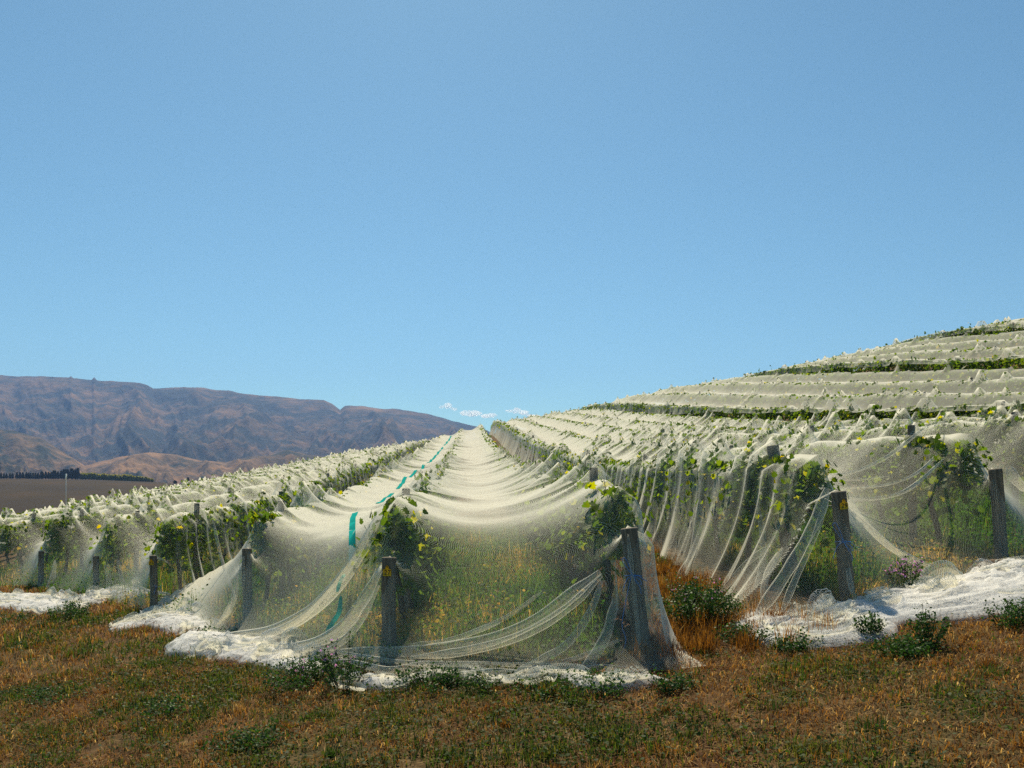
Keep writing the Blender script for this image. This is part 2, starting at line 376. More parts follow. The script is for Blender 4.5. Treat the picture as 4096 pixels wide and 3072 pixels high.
# ------------------------------------------------------------------ leaf builders
LEAF9 = np.array([(0, 0), (.30, .10), (.50, .34), (.33, .50), (.42, .78), (.18, .72), (0, 1.0), (-.20, .70), (-.44, .76), (-.32, .50), (-.50, .32), (-.28, .08)])
def leaves(Pc, size, nrm, ang, tint, mb, lobed=True, cup=.18):
    """many leaves at once: centres Pc (n,3), sizes, normals, rotation in plane"""
    n = len(Pc); nrm = nrm/(np.linalg.norm(nrm, axis=1)[:, None]+1e-9)
    ref = np.where(np.abs(nrm[:, 2:3]) < .9, np.array([[0, 0, 1.]]), np.array([[1., 0, 0]]))
    A = np.cross(nrm, ref); A /= np.linalg.norm(A, axis=1)[:, None]; B = np.cross(nrm, A)
    ca, sa = np.cos(ang)[:, None], np.sin(ang)[:, None]
    U = A*ca+B*sa; W = -A*sa+B*ca
    if lobed:
        o = LEAF9-np.array([0, .45]); k = len(o)
        h = -cup*(np.abs(o[:, 0])**1.3)*1.2
        V = Pc[:, None]+size[:, None, None]*(U[:, None]*o[None, :, 0:1]+W[:, None]*o[None, :, 1:2]+nrm[:, None]*h[None, :, None])
        C = Pc
        VV = np.concatenate([C[:, None], V], 1).reshape(-1, 3)
        j = np.arange(k); tri = np.stack([np.zeros(k, int), 1+j, 1+(j+1) % k], -1)
        F = (np.arange(n)[:, None, None]*(k+1)+tri[None]).reshape(-1, 3)
        mb.add(VV, [F], np.repeat(tint, k+1))
    else:
        o = np.array([(-.5, -.35), (.1, -.55), (.52, .05), (.05, .55), (-.42, .3)]); k = 5
        V = Pc[:, None]+size[:, None, None]*(U[:, None]*o[None, :, 0:1]+W[:, None]*o[None, :, 1:2])
        F = np.arange(n*k).reshape(n, k); mb.add(V.reshape(-1, 3), [F], np.repeat(tint, k))
def blades(xy, h, w, lean, ld, tint, mb, z=None):
    """grass blades: positions, heights, widths, lean (fraction of h), lean direction"""
    n = len(xy); z = G(xy[:, 0], xy[:, 1]) if z is None else z
    th = ld+np.pi/2; sx, sy = np.cos(th)*w/2, np.sin(th)*w/2; dx, dy = np.cos(ld)*lean*h, np.sin(ld)*lean*h
    b = np.stack([xy[:, 0], xy[:, 1], z-.01], -1); s = np.stack([sx, sy, sx*0], -1)
    m = b+np.stack([dx*.35, dy*.35, h*.55], -1); tp = b+np.stack([dx, dy, h*np.sqrt(np.clip(1-lean**2*.6, .04, 1))], -1)
    V = np.stack([b-s, b+s, m+s*.8, m-s*.8, tp], 1).reshape(-1, 3); i = np.arange(n)[:, None]*5
    mb.add(V, [i+np.array([[0, 1, 2, 3]]), i+np.array([[3, 2, 4]])], np.repeat(tint, 5))

# ------------------------------------------------------------------ vines
VL = 1.3                                # one vine fills this much of its row
NV = 7
SHOOTS = []
for v in range(NV):
    r = rng(100+v)
    SHOOTS.append([(-.32+r.uniform(-.2, .2), r.uniform(1.34, 1.44)), (.3+r.uniform(-.3, .3), r.uniform(1.40, 1.48) if v in (1, 4, 6) else r.uniform(1.58, 1.84))])
def vine_points(r, v, n, zlo=.70, zhi=1.37, th=.14):
    y = r.uniform(-.72, .72, n); cl = fbm(y*2.6, y*0+v*3.3, 9, 2)
    top = zhi+.10*fbm(y*2.0, y*0+v*7.7, 5, 2)
    q = r.beta(1.5, 1.0, n); z = zlo+(top-zlo)*q
    x = r.normal(0, 1, n)*th*(1-.35*q)*(1+.5*cl)
    cz = fbm(y*4+x*3, z*4+v*2.1, 19, 3); keep = cz > -.22; hang = (r.random(n) < .16) & (vnoise(y*5, y*0+v*1.7, 12) > .4)
    z = np.where(hang, r.uniform(.42, .8, n), z); x = np.where(hang, x*1.3, x); keep |= hang; x = x[keep]; y = y[keep]; z = z[keep]; n = len(x)
    P = np.stack([x, y, z], -1)
    k = max(5, n//26); Q = []
    for (sy, sz) in SHOOTS[v]:
        q = r.random(k); Q.append(np.stack([r.normal(0, .05, k)+.06*np.sin(q*3), sy+r.normal(0, .06, k), 1.25+(sz-1.25)*q], -1))
    return np.concatenate([P]+Q)
def leaf_norm(r, P):
    n = r.normal(0, .55, (len(P), 3)); n[:, 0] += np.sign(P[:, 0]+r.normal(0, .05, len(P)))*.8; n[:, 2] += .45
    return n
def vine_tint(r, n):
    t = np.clip(r.normal(.42, .2, n), 0, .84); y = r.random(n)
    t = np.where(y < .05, r.uniform(.82, .95, n), t); return np.where(y < .0, 1.0, t)
def trunk_mesh(v):
    r = rng(300+v); mb = MB()
    t = np.linspace(0, 1, 9)
    mb.tube(np.stack([.04*np.sin(t*4+v)+r.normal(0, .008, 9), .05*np.sin(t*3+v*2)+r.normal(0, .01, 9), -.05+t*.88], -1), .035-.010*t+r.uniform(0, .006, 9), 7)
    for s in (-1, 1):
        u = np.linspace(0, 1, 8); mb.tube(np.stack([.02*np.sin(u*6+v), s*u*.66+.03*s, .80+.05*np.sin(u*3.1)+r.normal(0, .008, 8)], -1), .022-.01*u, 6)
    return mb
def canes_mesh(v):
    r = rng(400+v); mb = MB()
    for (sy, sz) in SHOOTS[v]:
        t = np.linspace(0, 1, 6); mb.tube(np.stack([.05*np.sin(t*3), sy+.03*np.sin(t*5), .85+(sz+.05-.85)*t], -1), .006-.003*t, 4)
    for i in range(7):
        t = np.linspace(0, 1, 5); y = r.uniform(-.6, .6); mb.tube(np.stack([r.normal(0, .1)*t, y+.05*t, .84+r.uniform(.4, .62)*t], -1), .005-.002*t, 4)
    return mb
PROTO = []
for v in range(NV):
    r = rng(200+v); root = empty('grapevine')
    trunk_mesh(v).build('trunk', M['bark'], root, True); canes_mesh(v).build('canes', M['bark'], root)
    P = vine_points(r, v, 1050); mb = MB(); n = len(P)
    leaves(P, r.uniform(.055, .115, n), leaf_norm(r, P), r.uniform(-.9, .9, n)+np.pi, vine_tint(r, n), mb)
    mb.build('foliage', M['vine_leaf'], root); PROTO.append(root)

ORD = ['first', 'second', 'third', 'fourth', 'fifth', 'sixth', 'seventh', 'eighth', 'ninth', 'tenth', 'eleventh', 'twelfth', 'thirteenth', 'fourteenth', 'fifteenth',
       'sixteenth', 'seventeenth', 'eighteenth', 'nineteenth', 'twentieth', 'twenty-first', 'twenty-second', 'twenty-third', 'twenty-fourth', 'twenty-fifth', 'twenty-sixth',
       'twenty-seventh', 'twenty-eighth', 'twenty-ninth', 'thirtieth']
def rown(k):
    return f'the {ORD[k-2]} row right of the open alley' if k > 1 else f'the {ORD[1-k]} row left of the open alley'
KMIN, KMAX = -25, 30
slots = []                                # every vine in the view: (distance, k, index, x, y, variant, flip)
row_slots = {}
for k in range(KMIN, KMAX+1):
    X = rowX(k); y0 = float(yend(X))+.5; lst = []
    for i in range(int((118-y0)/VL)):
        y = y0+VL*(i+.5); x = X-SK*y
        r = int(hash2(np.array([k+50]), np.array([i]), 77)[0]*9973)
        lst.append((y, x, r % NV, 1 if (r//7) % 2 else -1, i))
        if inview(x, y): slots.append((math.hypot(x, y), k, i, x, y, r % NV, 1 if (r//7) % 2 else -1))
    row_slots[k] = lst
slots.sort(); near = slots[:295]; farv = slots[295:]; nearset = {(q[1], q[2]) for q in near}
def has_shoot(k, i): return (k, i) in nearset or hash2(np.array([k]), np.array([i]), 91)[0] < (.45 if k > 6 else .4 if k > 0 else .6)
used = set()
ROWANG = math.atan(SK)
for (d, k, i, x, y, v, fl) in near:
    o = PROTO[v] if v not in used else copy_tree(PROTO[v])
    used.add(v)
    o.location = (x, y, float(G(x, y))); o.rotation_euler = (0, 0, ROWANG+(0 if fl > 0 else math.pi))
    tag(o, f'netted grapevine, {ORD[i]} vine back in {rown(k)}', 'grapevine', 'grapevines growing in rows under the netting')
for v in range(NV):
    if v not in used: bpy.data.objects.remove(PROTO[v])
# the rest of the vines: one mass
mb = MB(); r = rng(900); EDGE_ROWS = (7, 11, 15, 21)
fa = np.array([(x, y, v, fl, 1.0 if (has_shoot(k, i) or k in EDGE_ROWS) else 0.0) for (d, k, i, x, y, v, fl) in farv], float)
for v in range(NV):
    sel = fa[fa[:, 2] == v]
    for part in range(3):
        ss = sel[part::3]; P0 = vine_points(rng(500+v*3+part), v, 210, .75, 1.40, .13); P0 = P0[P0[:, 2] > .75]
        n = len(P0); Nn = leaf_norm(rng(700+v), P0); sz = rng(800+v).uniform(.09, .16, n)
        f = ss[:, 3][:, None]
        L = np.stack([P0[None, :, 0]*f-SK*P0[None, :, 1]*f+ss[:, 0:1], P0[None, :, 1]*f+ss[:, 1:2], np.where(ss[:, 4:5] > .5, P0[None, :, 2], np.minimum(P0[None, :, 2], 1.36+.0*P0[None, :, 2]))+G(ss[:, 0], ss[:, 1])[:, None]], -1).reshape(-1, 3)
        NN = np.broadcast_to(Nn[None], (len(ss), n, 3)).reshape(-1, 3)+r.normal(0, .3, (len(ss)*n, 3))
        leaves(L, np.broadcast_to(sz, (len(ss), n)).reshape(-1), NN, r.uniform(0, 6, len(L)), vine_tint(r, len(L)), mb, False)
for k in EDGE_ROWS:                       # the uncovered edge rows hang thick leaves down their side
    yq = rng(k).uniform(12, 112, 8000); X = rowX(k); xq = X-SK*yq; ok = inview(xq, yq) & (yq > yend(X)+.8); yq = yq[ok]; xq = xq[ok]; n = len(yq)
    zq = r.beta(1.3, 1.0, n)*.85+.56+.12*fbm(yq*1.3, yq*0+k, 7, 2); gp = fbm(yq*.55, yq*0+k*3, 17, 3) > .0; yq = yq[gp]; xq = xq[gp]; zq = zq[gp]; n = len(yq)
    leaves(np.stack([xq-.12+r.normal(0, .10, n), yq, G(xq, yq)+zq], -1), r.uniform(.10, .20, n), np.stack([-1+r.normal(0, .5, n), r.normal(0, .6, n), .4+r.normal(0, .4, n)], -1), r.uniform(0, 6, n), np.clip(vine_tint(r, n)*.85, 0, 1), mb, False)
tag(mb.build('distant_vines', M['vine_leaf']), 'mass of green grapevine crowns poking through the nets far up the slope', 'vines', kind='stuff')

# ------------------------------------------------------------------ posts
def post_mesh(rad, h, seed, sides=14):
    r = rng(seed); mb = MB(); n = 12; z = np.concatenate([np.linspace(-.12, h-.02, n-2), [h-.008, h]])
    rr = rad*(1+.02*r.normal(0, 1, n)); rr[-1] = rad*.93
    mb.tube(np.stack([.006*np.sin(z*4+seed), .006*np.cos(z*3+seed), z], -1), rr, sides)
    return mb
def digits(txt, parent, size=.058):
    c = bpy.data.curves.new('number', 'FONT'); c.body = txt; c.size = size; c.align_x = 'CENTER'; c.align_y = 'CENTER'; c.extrude = .0008; c.shear = .12
    c.materials.append(M['ink']); o = bpy.data.objects.new('number', c); COL.objects.link(o); o.parent = parent
    me = bpy.data.meshes.new_from_object(o); bpy.data.objects.remove(o); o = bpy.data.objects.new('number', me); COL.objects.link(o); o.parent = parent
    o.rotation_euler = (R(90), 0, 0); return o
def number_tag(txt, parent, loc):
    s = .038; out_ = np.array([(-1, -1.15), (1, -1.15), (1, .25), (.82, .45), (.42, .62), (.32, 1.15), (.2, 1.35), (-.2, 1.35), (-.32, 1.15), (-.42, .62), (-.82, .45), (-1, .25)])*s
    k = len(out_); mb = MB(); V = [(x, y_, z) for y_ in (0, .004) for x, z in out_]
    j = np.arange(k); mb.add(V, [np.arange(k)[None], (np.arange(k)[None, ::-1]+k), np.stack([j, (j+1) % k+0, (j+1) % k+k, j+k], -1)])
    o = mb.build('number_tag', M['tag'], parent); o.location = loc
    nb = MB(); nb.tube([(0, -.003, s*1.08), (0, .006, s*1.08)], .005, 8); nb.build('rivet', M['ink'], o)
    if txt:
        d = digits(txt, o); d.location = (0, -.0025, -.35*s)
    return o
ENDH = {1: (1.04, -.12), 0: (.92, 0), -1: (1.0, 0), -2: (.86, 0), -3: (.72, 0), -4: (.76, 0), -5: (.86, 0), -6: (.86, 0), 2: (1.06, -.10), 3: (1.0, -.08), 4: (1.0, -.05), 5: (1.0, 0)}
RADS = {1: .073, 0: .066, 2: .070, 3: .066, -1: .060}
END_DESC = {1: 'tall thick end post leaning at the front right corner of the middle net', 0: 'grey wooden end post with yellow tag 27 behind the front netting',
            -1: 'square-cut wooden end post beside the white heap left of tag 27 post', -2: 'wooden end post with dull yellow tag standing second left of tag 27 post',
            -3: 'short wooden end post standing in the white netting heap at left', -4: 'netted end post just left of the short post in the white heap',
            -5: 'dark wooden end post near the left edge with netting pulled from its top', -6: 'wooden end post cut by the left edge of the photo',
            2: 'wooden end post with yellow tag 29 tied with blue twine', 3: 'leaning end post wrapped in netting at the right edge'}
SUP = {}                                  # supports for the netting: k -> list of (y, height above ground, post?)
for k in range(KMIN, KMAX+1): SUP[k] = []
for k in sorted(ENDH):
    h, lean = ENDH[k]; X = rowX(k); y = float(yend(X)); x = X-SK*y
    if not inview(x, y, .02): continue
    z = float(G(x, y)); xb = x-lean*h    # base shifted so the top stands at x
    o = empty('wooden_post', (xb, y, float(G(xb, y))), (0, math.atan(lean), 0))
    post_mesh(RADS.get(k, .056), h, 40+k).build('shaft', M['wood'], o, True)
    if k in (0, 2, -2): number_tag({0: '27', 2: '29', -2: '25'}[k], o, ({0: -.010, 2: .012, -2: -.01}[k], -RADS.get(k, .056)-.012, h-{0: .12, 2: .12, -2: .10}[k]))
    tag(o, END_DESC.get(k, 'wooden end post at the front of '+rown(k)), 'post', 'end posts along the headland')
    SUP[k].append((y, float(G(xb, y))+h-z+.01, True))
sh = post_mesh(.045, 1.62, 5, 10).build('shaft', M['wood'], None, True); sh_me = sh.data
bpy.data.objects.remove(sh)
plist = []
for k in range(KMIN, KMAX+1):
    X = rowX(k); y0 = float(yend(X)); y = y0+({2: 1.7, 1: 1.9, 0: 2.2, 3: 1.6}.get(k, 1.9)); i = 0
    while y < 105:
        x = X-SK*y
        if inview(x, y): plist.append((math.hypot(x, y), k, i, x, y))
        SUP[k].append((y, 1.50+.12*(hash2(np.array([k]), np.array([i]), 5)[0]-.3), True)); y += 6.9+.5*(hash2(np.array([k]), np.array([i]), 6)[0]); i += 1
plist.sort()
for (d, k, i, x, y) in plist[:285]:
    o = bpy.data.objects.new('trellis_post', sh_me); COL.objects.link(o)
    hh = 1.50+.12*(hash2(np.array([k]), np.array([i]), 5)[0]-.3)
    lx = .02*math.sin(k*7+i*3)
    if (k, i) == (2, 0): lx = -.13
    if (k, i) == (2, 0): o.scale = (1.45, 1.45, 1)
    o.location = (x-lx*hh, y, float(G(x-lx*hh, y))); o.rotation_euler = (0, math.atan(lx), k*1.3+i)
    if (k, i) == (2, 0): o.rotation_euler = (0, math.atan(lx), 0)
    if (k, i) == (2, 0): hh -= .04
    o.scale = (o.scale[0], o.scale[1], hh/1.62)
    if k == 2 and i == 0: lb = 'tall bare post leaning left behind the post tagged 29'
    else: lb = f'slim trellis post, {ORD[i]} one back in {rown(k)}'
    tag(o, lb, 'post', 'trellis posts inside the vine rows')

# ------------------------------------------------------------------ netting
def relax(kl, kr, n, t, rows, sag=.0016, iters=900, aniso=.35, front=True, tallfront=None, extra=None, seed=0):
    """membrane laid over the shoots and posts; columns every S/n across, nodes t along (measured from the row end)"""
    m = (kr-kl)*n+1; Xc = rowX(kl)+S/n*np.arange(m); T, XX = np.meshgrid(t, Xc, indexing='ij')
    Y = T+yend(XX); x = XX-SK*Y; g = G(x, Y)
    ob = g+.03+.09*ridged(x*2.3, Y*3.1, 41+seed, 3)*np.clip((T-t[0])/.25, 0, 1)
    for k in rows:
        c = (k-kl)*n; yk = float(yend(rowX(k))); yr = Y[:, c]; gr = g[:, c]
        hed = gr+(1.425 if kl < 7 and kl > -9 else 1.44)+.07*fbm(yr*(.9 if kl < 7 else .4), yr*0+k*5.1, 31, 3)
        on = T[:, c] > .40; hed = hed-.03*np.clip((1.1-T[:, c])/.7, 0, 1)
        for dc, dz in (((0, 0), (-1, -.02), (1, -.02), (-2, -.09), (2, -.09)) if n > 11 else ((0, 0), (-1, -.08), (1, -.08))):
            if dc: on = T[:, c] > 1.9
            if 0 <= c+dc < m: ob[on, c+dc] = np.maximum(ob[on, c+dc], (hed+dz+g[:, c+dc]-gr)[on])
        for (y, xx_, v, fl, i) in row_slots[k]:
            if not has_shoot(k, i): continue
            for (sy, szh) in SHOOTS[v][1:]:
                ii = int(np.argmin(np.abs(yr-(y+sy*fl)))); w = .14
                near_ = np.abs(yr-(y+sy*fl)) < w+.02
                ob[near_, c] = np.maximum(ob[near_, c], gr[near_]+szh+.01)
        for (y, h, p) in SUP[k]:
            ii = int(np.argmin(np.abs(yr-y))); ob[ii, c] = max(ob[ii, c], gr[ii]+h+.005)
            rn = .07 if T[ii, c] < .3 else .09; h = h if T[ii, c] < .3 else h+.035
            nn = np.abs(yr-y) < rn; ob[nn, c] = np.maximum(ob[nn, c], gr[nn]+h)
    if extra is not None: extra(T, XX, Y, g, ob)
    z = np.maximum(g+1.3*np.clip((T-t[0])/1.6, 0, 1), ob)
    dt = np.gradient(t); wy = np.minimum((S/n/dt)**2, 6)[:, None]*aniso*np.ones_like(z)
    wfront = np.clip(1-(T/2.2), 0, 1); wy = wy*(1+1.6*wfront)
    sg = sag*(S/n/.13)**2*2.0*(1-.5*wfront)
    fx = z[0].copy() if not front else g[0]+.03
    for it in range(iters):
        zp = np.pad(z, ((1, 1), (1, 1)), 'edge')
        z = (zp[1:-1, :-2]+zp[1:-1, 2:]+wy*(zp[:-2, 1:-1]+zp[2:, 1:-1]))/(2+2*wy)-sg
        z = np.maximum(z, ob)
        if front: z[0] = fx
    z += .012*fbm(x*1.3, Y*3.2, 51+seed, 3)*np.clip(T, 0, 1)
    return T, XX, x, Y, z, g
def tnodes(a, b, d0, d1):
    t = [a]
    while t[-1] < b: t.append(t[-1]+d0+(d1-d0)*min(1, max(0, t[-1])/(.6*b)))
    return np.array(t)
def skirt(x, Y, z, T, side, flare, m=14, seed=0, drop=1.0, amp=.10, reach=None):
    """side wall hanging from the edge column: list of (x,Y,z) columns from the edge down; side -1 = falls to the left"""
    c = 0 if side < 0 else -1
    ex, ey, ez, et = x[:, c], Y[:, c], z[:, c], T[:, c]; cols = []
    s1 = et*0
    p = 2*np.abs(((et*1.2+4.2*vnoise(et*.45, et*0, seed)) % 1)-.5); amp = amp*(.25+1.5*vnoise(et*.7, et*0+4, seed+7))          # tight pleats
    p2 = 2*np.abs(((et*2.6+vnoise(et*.9, et*0, seed+1)*6) % 1)-.5)
    wob = fbm(et*.8, et*0, seed+3, 2)
    fl = flare(et)
    for j in range(1, m+1):
        f = j/m
        out_ = .20*min(1, f*9)+fl*(.06*min(1, f*5)+.94*f**2.1)+(p-.5)*amp*(.25+f)*1.2+(p2-.5)*amp*.45*(.3+f)+.10*wob*f
        xx = ex+side*out_; yy = ey+.05*f*(p2-.5)
        gg = G(xx, yy); zb = gg+.015
        zz = ez+(zb-ez)*f*(drop if np.isscalar(drop) else drop(et))
        cols.append((xx, yy, np.maximum(zz, zb)))
    return cols
def assemble(name, x, Y, z, lsk=None, rsk=None, mat=None, parent=None, keep=None):
    cols = [(x[:, j], Y[:, j], z[:, j]) for j in range(x.shape[1])]
    nl = len(lsk) if lsk else 0
    if lsk: cols = lsk[::-1]+cols
    if rsk: cols = cols+rsk
    V = np.stack([np.stack(c, -1) for c in cols], 1)           # (nt, nc, 3)
    du = np.linalg.norm(np.diff(V, axis=1), axis=2); dv = np.linalg.norm(np.diff(V, axis=0), axis=2)
    u = np.concatenate([np.zeros((V.shape[0], 1)), np.cumsum(du, 1)], 1); u -= u[:, min(nl+1, u.shape[1]-1)][:, None]
    v = np.concatenate([np.zeros((1, V.shape[1])), np.cumsum(dv, 0)], 0)
    Q = grid_quads(V.shape[0], V.shape[1]); F = V.reshape(-1, 3); C = F[Q].mean(1)
    ok = inview(C[:, 0], C[:, 1], .22)
    if keep is not None: ok &= keep(C)
    Q = Q[ok]; used_, inv = np.unique(Q, return_inverse=True)
    o = mesh(name, F[used_], [inv.reshape(Q.shape)], mat, parent, uv=np.stack([u.ravel(), v.ravel()], -1)[used_], smooth=True)
    return o, V
def Xof(C): return C[:, 0]+SK*C[:, 1]

def strip(pts, w, name, mat, parent, n=60, m=7, seed=0, cup=.35, pleat=.35, taper=(.55, .55), updir=None):
    """a gathered fold of net following a curve in space"""
    P = spline(pts, n); T = np.gradient(P, axis=0); T /= np.linalg.norm(T, axis=1)[:, None]
    view = P/np.linalg.norm(P, axis=1)[:, None] if updir is None else np.broadcast_to(np.array(updir, float), P.shape)
    A = np.cross(T, view); A /= np.linalg.norm(A, axis=1)[:, None]+1e-9; B = np.cross(T, A)
    s = np.linspace(0, 1, n); ww = w*np.interp(s, [0, .15, .85, 1], [1-taper[0], 1, 1, 1-taper[1]])
    ww = ww*(1+.25*fbm(s*5, s*0, seed, 2))
    q = np.linspace(-1, 1, m)
    V = P[:, None]+A[:, None]*(ww[:, None, None]*q[None, :, None])+B[:, None]*(ww[:, None, None]*(cup*(1-q**2)+pleat*np.where(np.arange(m) % 2, .5, -.5))[None, :, None])
    V[:, :, 2] = np.maximum(V[:, :, 2], G(V[:, :, 0], V[:, :, 1])+.02)
    uv = np.stack(np.meshgrid(np.cumsum(np.r_[0, np.linalg.norm(np.diff(P, axis=0), axis=1)]), q*w*1.6, indexing='ij'), -1).reshape(-1, 2)
    return mesh(name, V.reshape(-1, 3), [grid_quads(n, m)], mat, parent, uv=uv, smooth=True)
def heap(line, wid, hgt, parent, seed=0, n=220, m=44, core=True):
    """netting bunched on the ground along a line of picture points"""
    P = spline([atg(a, b)[:2] for a, b in line], n); T = np.gradient(P, axis=0); T /= np.linalg.norm(T, axis=1)[:, None]; A = np.stack([-T[:, 1], T[:, 0]], -1)
    s = np.linspace(0, 1, n); L = np.cumsum(np.r_[0, np.linalg.norm(np.diff(P, axis=0), axis=1)])
    q = np.linspace(-1, 1, m); end = np.clip(np.minimum(s, 1-s)/.09, 0, 1)**.5
    W = .82*np.interp(s, np.linspace(0, 1, len(wid)), wid); H = np.interp(s, np.linspace(0, 1, len(hgt)), hgt)
    W1 = W*end*(1+.25*fbm(L*2.2, L*0, seed, 3)); W2 = W*end*(1+.35*fbm(L*2.5, L*0+9, seed+4, 3))
    wq = np.where(q[None] < 0, W1[:, None], W2[:, None])*q[None]
    X = P[:, 0:1]+A[:, 0:1]*wq; Y = P[:, 1:2]+A[:, 1:2]*wq
    LL = L[:, None]+0*wq; o = None
    for sh_, (mt, hs, base) in enumerate((('net_heap', .60, 0), ('net_shell', .85, .012), ('net_shell', 1.0, .03))):
        sd = seed*7+sh_*31
        if not core and sh_ == 0: continue
        a = ridged(LL*2.2+.8*fbm(X*2, Y*2, sd+3, 2), wq*6.5, sd, 4, .55); b = ridged(LL*5+1.5*fbm(X*4, Y*4, sd+5, 2), wq*13+1.5*fbm(X*3+7, Y*3, sd+6, 2), sd+1, 4, .6)
        hh = .62*H[:, None]*end[:, None]*hs*(1-q[None]**2)**.55*(.36+.62*a+.34*b)
        Z = G(X, Y)+np.maximum(hh, -.01)+base*(1-q[None]**2)+.004
        Z[:, 0] -= .03; Z[:, -1] -= .03
        ex = (0, .22, .42)[sh_]; XX_ = P[:, 0:1]+A[:, 0:1]*wq*(1+ex); YY_ = P[:, 1:2]+A[:, 1:2]*wq*(1+ex)
        Z = Z-G(X, Y)+G(XX_, YY_)
        X2 = XX_+.06*fbm(X*6+sd, Y*6, seed+6, 2)*(1-q[None]**8); Y2 = YY_+.05*fbm(X*7, Y*7+sd, seed+8, 2)*(1-q[None]**8)
        uv = np.stack([LL*1.1, wq*1.3+hh], -1).reshape(-1, 2)
        o = mesh('bunched_hem', np.stack([X2, Y2, Z], -1).reshape(-1, 3), [grid_quads(n, m)], M[mt], parent, uv=uv, smooth=True)
    q_ = rng(seed+500)
    for i in range(int(L[-1]*5)):
        a0 = q_.uniform(0, .86); a1 = min(1, a0+q_.uniform(.25, .7)/L[-1]*1.0+.02); ss = np.linspace(a0, a1, 7); off = np.cumsum(q_.normal(0, .06, 7))+q_.uniform(-1.15, 1.15)*np.interp(a0, s, W)
        px_ = np.interp(ss, s, P[:, 0])+np.interp(ss, s, A[:, 0])*off; py_ = np.interp(ss, s, P[:, 1])+np.interp(ss, s, A[:, 1])*off
        hz = .62*np.interp(ss, s, H)*np.sqrt(np.clip(1-(off/np.interp(ss, s, W)/1.3)**2, 0, 1))*.9+.025+q_.uniform(0, .03)
        strip(np.stack([px_, py_, G(px_, py_)+hz], -1), q_.uniform(.02, .05), 'fold', M['net_fold'], parent, 26, 5, seed+i, pleat=.8, updir=(0, -.5, 1))
    if max(hgt) > .15:
        for i in range(int(L[-1]*3.0)):           # loose puffs of netting standing up out of the pile
            a0 = q_.uniform(0, .84); ln = q_.uniform(.25, .6)/L[-1]; ss = np.linspace(a0, min(1, a0+ln), 7); side = q_.uniform(-.2, 1.05)
            off = side*np.interp(a0, s, W)+np.cumsum(q_.normal(0, .03, 7)); sg_ = 1 if A[n//2, 1] > 0 else -1
            px_ = np.interp(ss, s, P[:, 0])+np.interp(ss, s, A[:, 0])*off*sg_; py_ = np.interp(ss, s, P[:, 1])+np.interp(ss, s, A[:, 1])*off*sg_
            arc = np.array([0, .55, .9, 1, .85, .5, 0])*q_.uniform(.5, 1.1)*np.interp(a0, s, H)*(.75+.3*side)+.02
            strip(np.stack([px_, py_, G(px_, py_)+arc], -1), q_.uniform(.05, .12), 'fold', M['net_shell' if i % 2 else 'net_fold'], parent, 26, 9, seed+i+60, pleat=.45, cup=.6, updir=(0, 1, .35))
    return o

# --- middle net: rows -2 .. 1
midr = tag(empty('bird_net', tuple(atg(400, 670))), 'white netting over the middle rows, crossed lengthwise by a teal stripe', 'netting')
t = tnodes(-.80, 106, .06, .26)
def extraM(T, XX, Y, g, ob):
    c = np.argmin(np.abs(XX[0]-(-2.8)));
    ob[:, :] = np.where((XX < -3.0) & (T > 4.2), np.maximum(ob, g+.1), ob)
T, XX, x, Y, z, g = relax(-2, 1, 18, t, (-1, 0, 1), seed=1, extra=extraM, aniso=.17, sag=.0017)
rs = skirt(x, Y, z, T, 1, lambda e: .05+.22*np.exp(-np.maximum(e, 0)/.8), 12, 5, 1.0, .05)
Zmid = (T, XX, x, Y, z)
def keepM(C): X = Xof(C); return X > -4.9+np.clip((C[:, 1]-13.5)*.55, 0, 1.85)
canM, VM = assemble('canopy', x, Y, z, None, rs, M['net_near'], midr, keepM)
# --- left nets
def simple_net(kl, kr, n, d0, d1, label, lflare=None, rflare=None, mat='net_far', seed=0, keep=None, drop=1.0, samp=.10, amp_sag=.0034, t1=112, mn=14, an=.2, t0=-.5):
    root = tag(empty('bird_net', (rowX(kl)-SK*20, max(20, float(yend(rowX(kl)))), 0)), label, 'netting')
    t = tnodes(t0, t1, d0, d1)
    T, XX, x, Y, z, g = relax(kl, kr, n, t, range(kl, kr+1), seed=seed, sag=amp_sag, aniso=an)
    ls = skirt(x, Y, z, T, -1, lflare, mn, seed+20, drop, samp) if lflare else None
    rs = skirt(x, Y, z, T, 1, rflare, mn, seed+30, drop, samp) if rflare else None
    o, V = assemble('canopy', x, Y, z, ls, rs, M[mat], root, keep)
    return root, (T, XX, x, Y, z)
left1, _ = simple_net(-8, -2, 14, .10, .28, 'white netting over the near left rows, its pleated side hanging in the left alley', None, lambda e: .30+0*e, 'net_left', 61, t0=-.28)
simple_net(-14, -8, 9, .25, .38, 'white netting over the rows in the middle of the left slope', None, None, 'net_far', 62)
simple_net(-20, -14, 8, .3, .42, 'white netting over the rows far out on the left slope', None, None, 'net_far', 63)
simple_net(-25, -20, 8, .3, .42, 'farthest strip of white netting along the left skyline above the brown hill', None, None, 'net_far', 64)
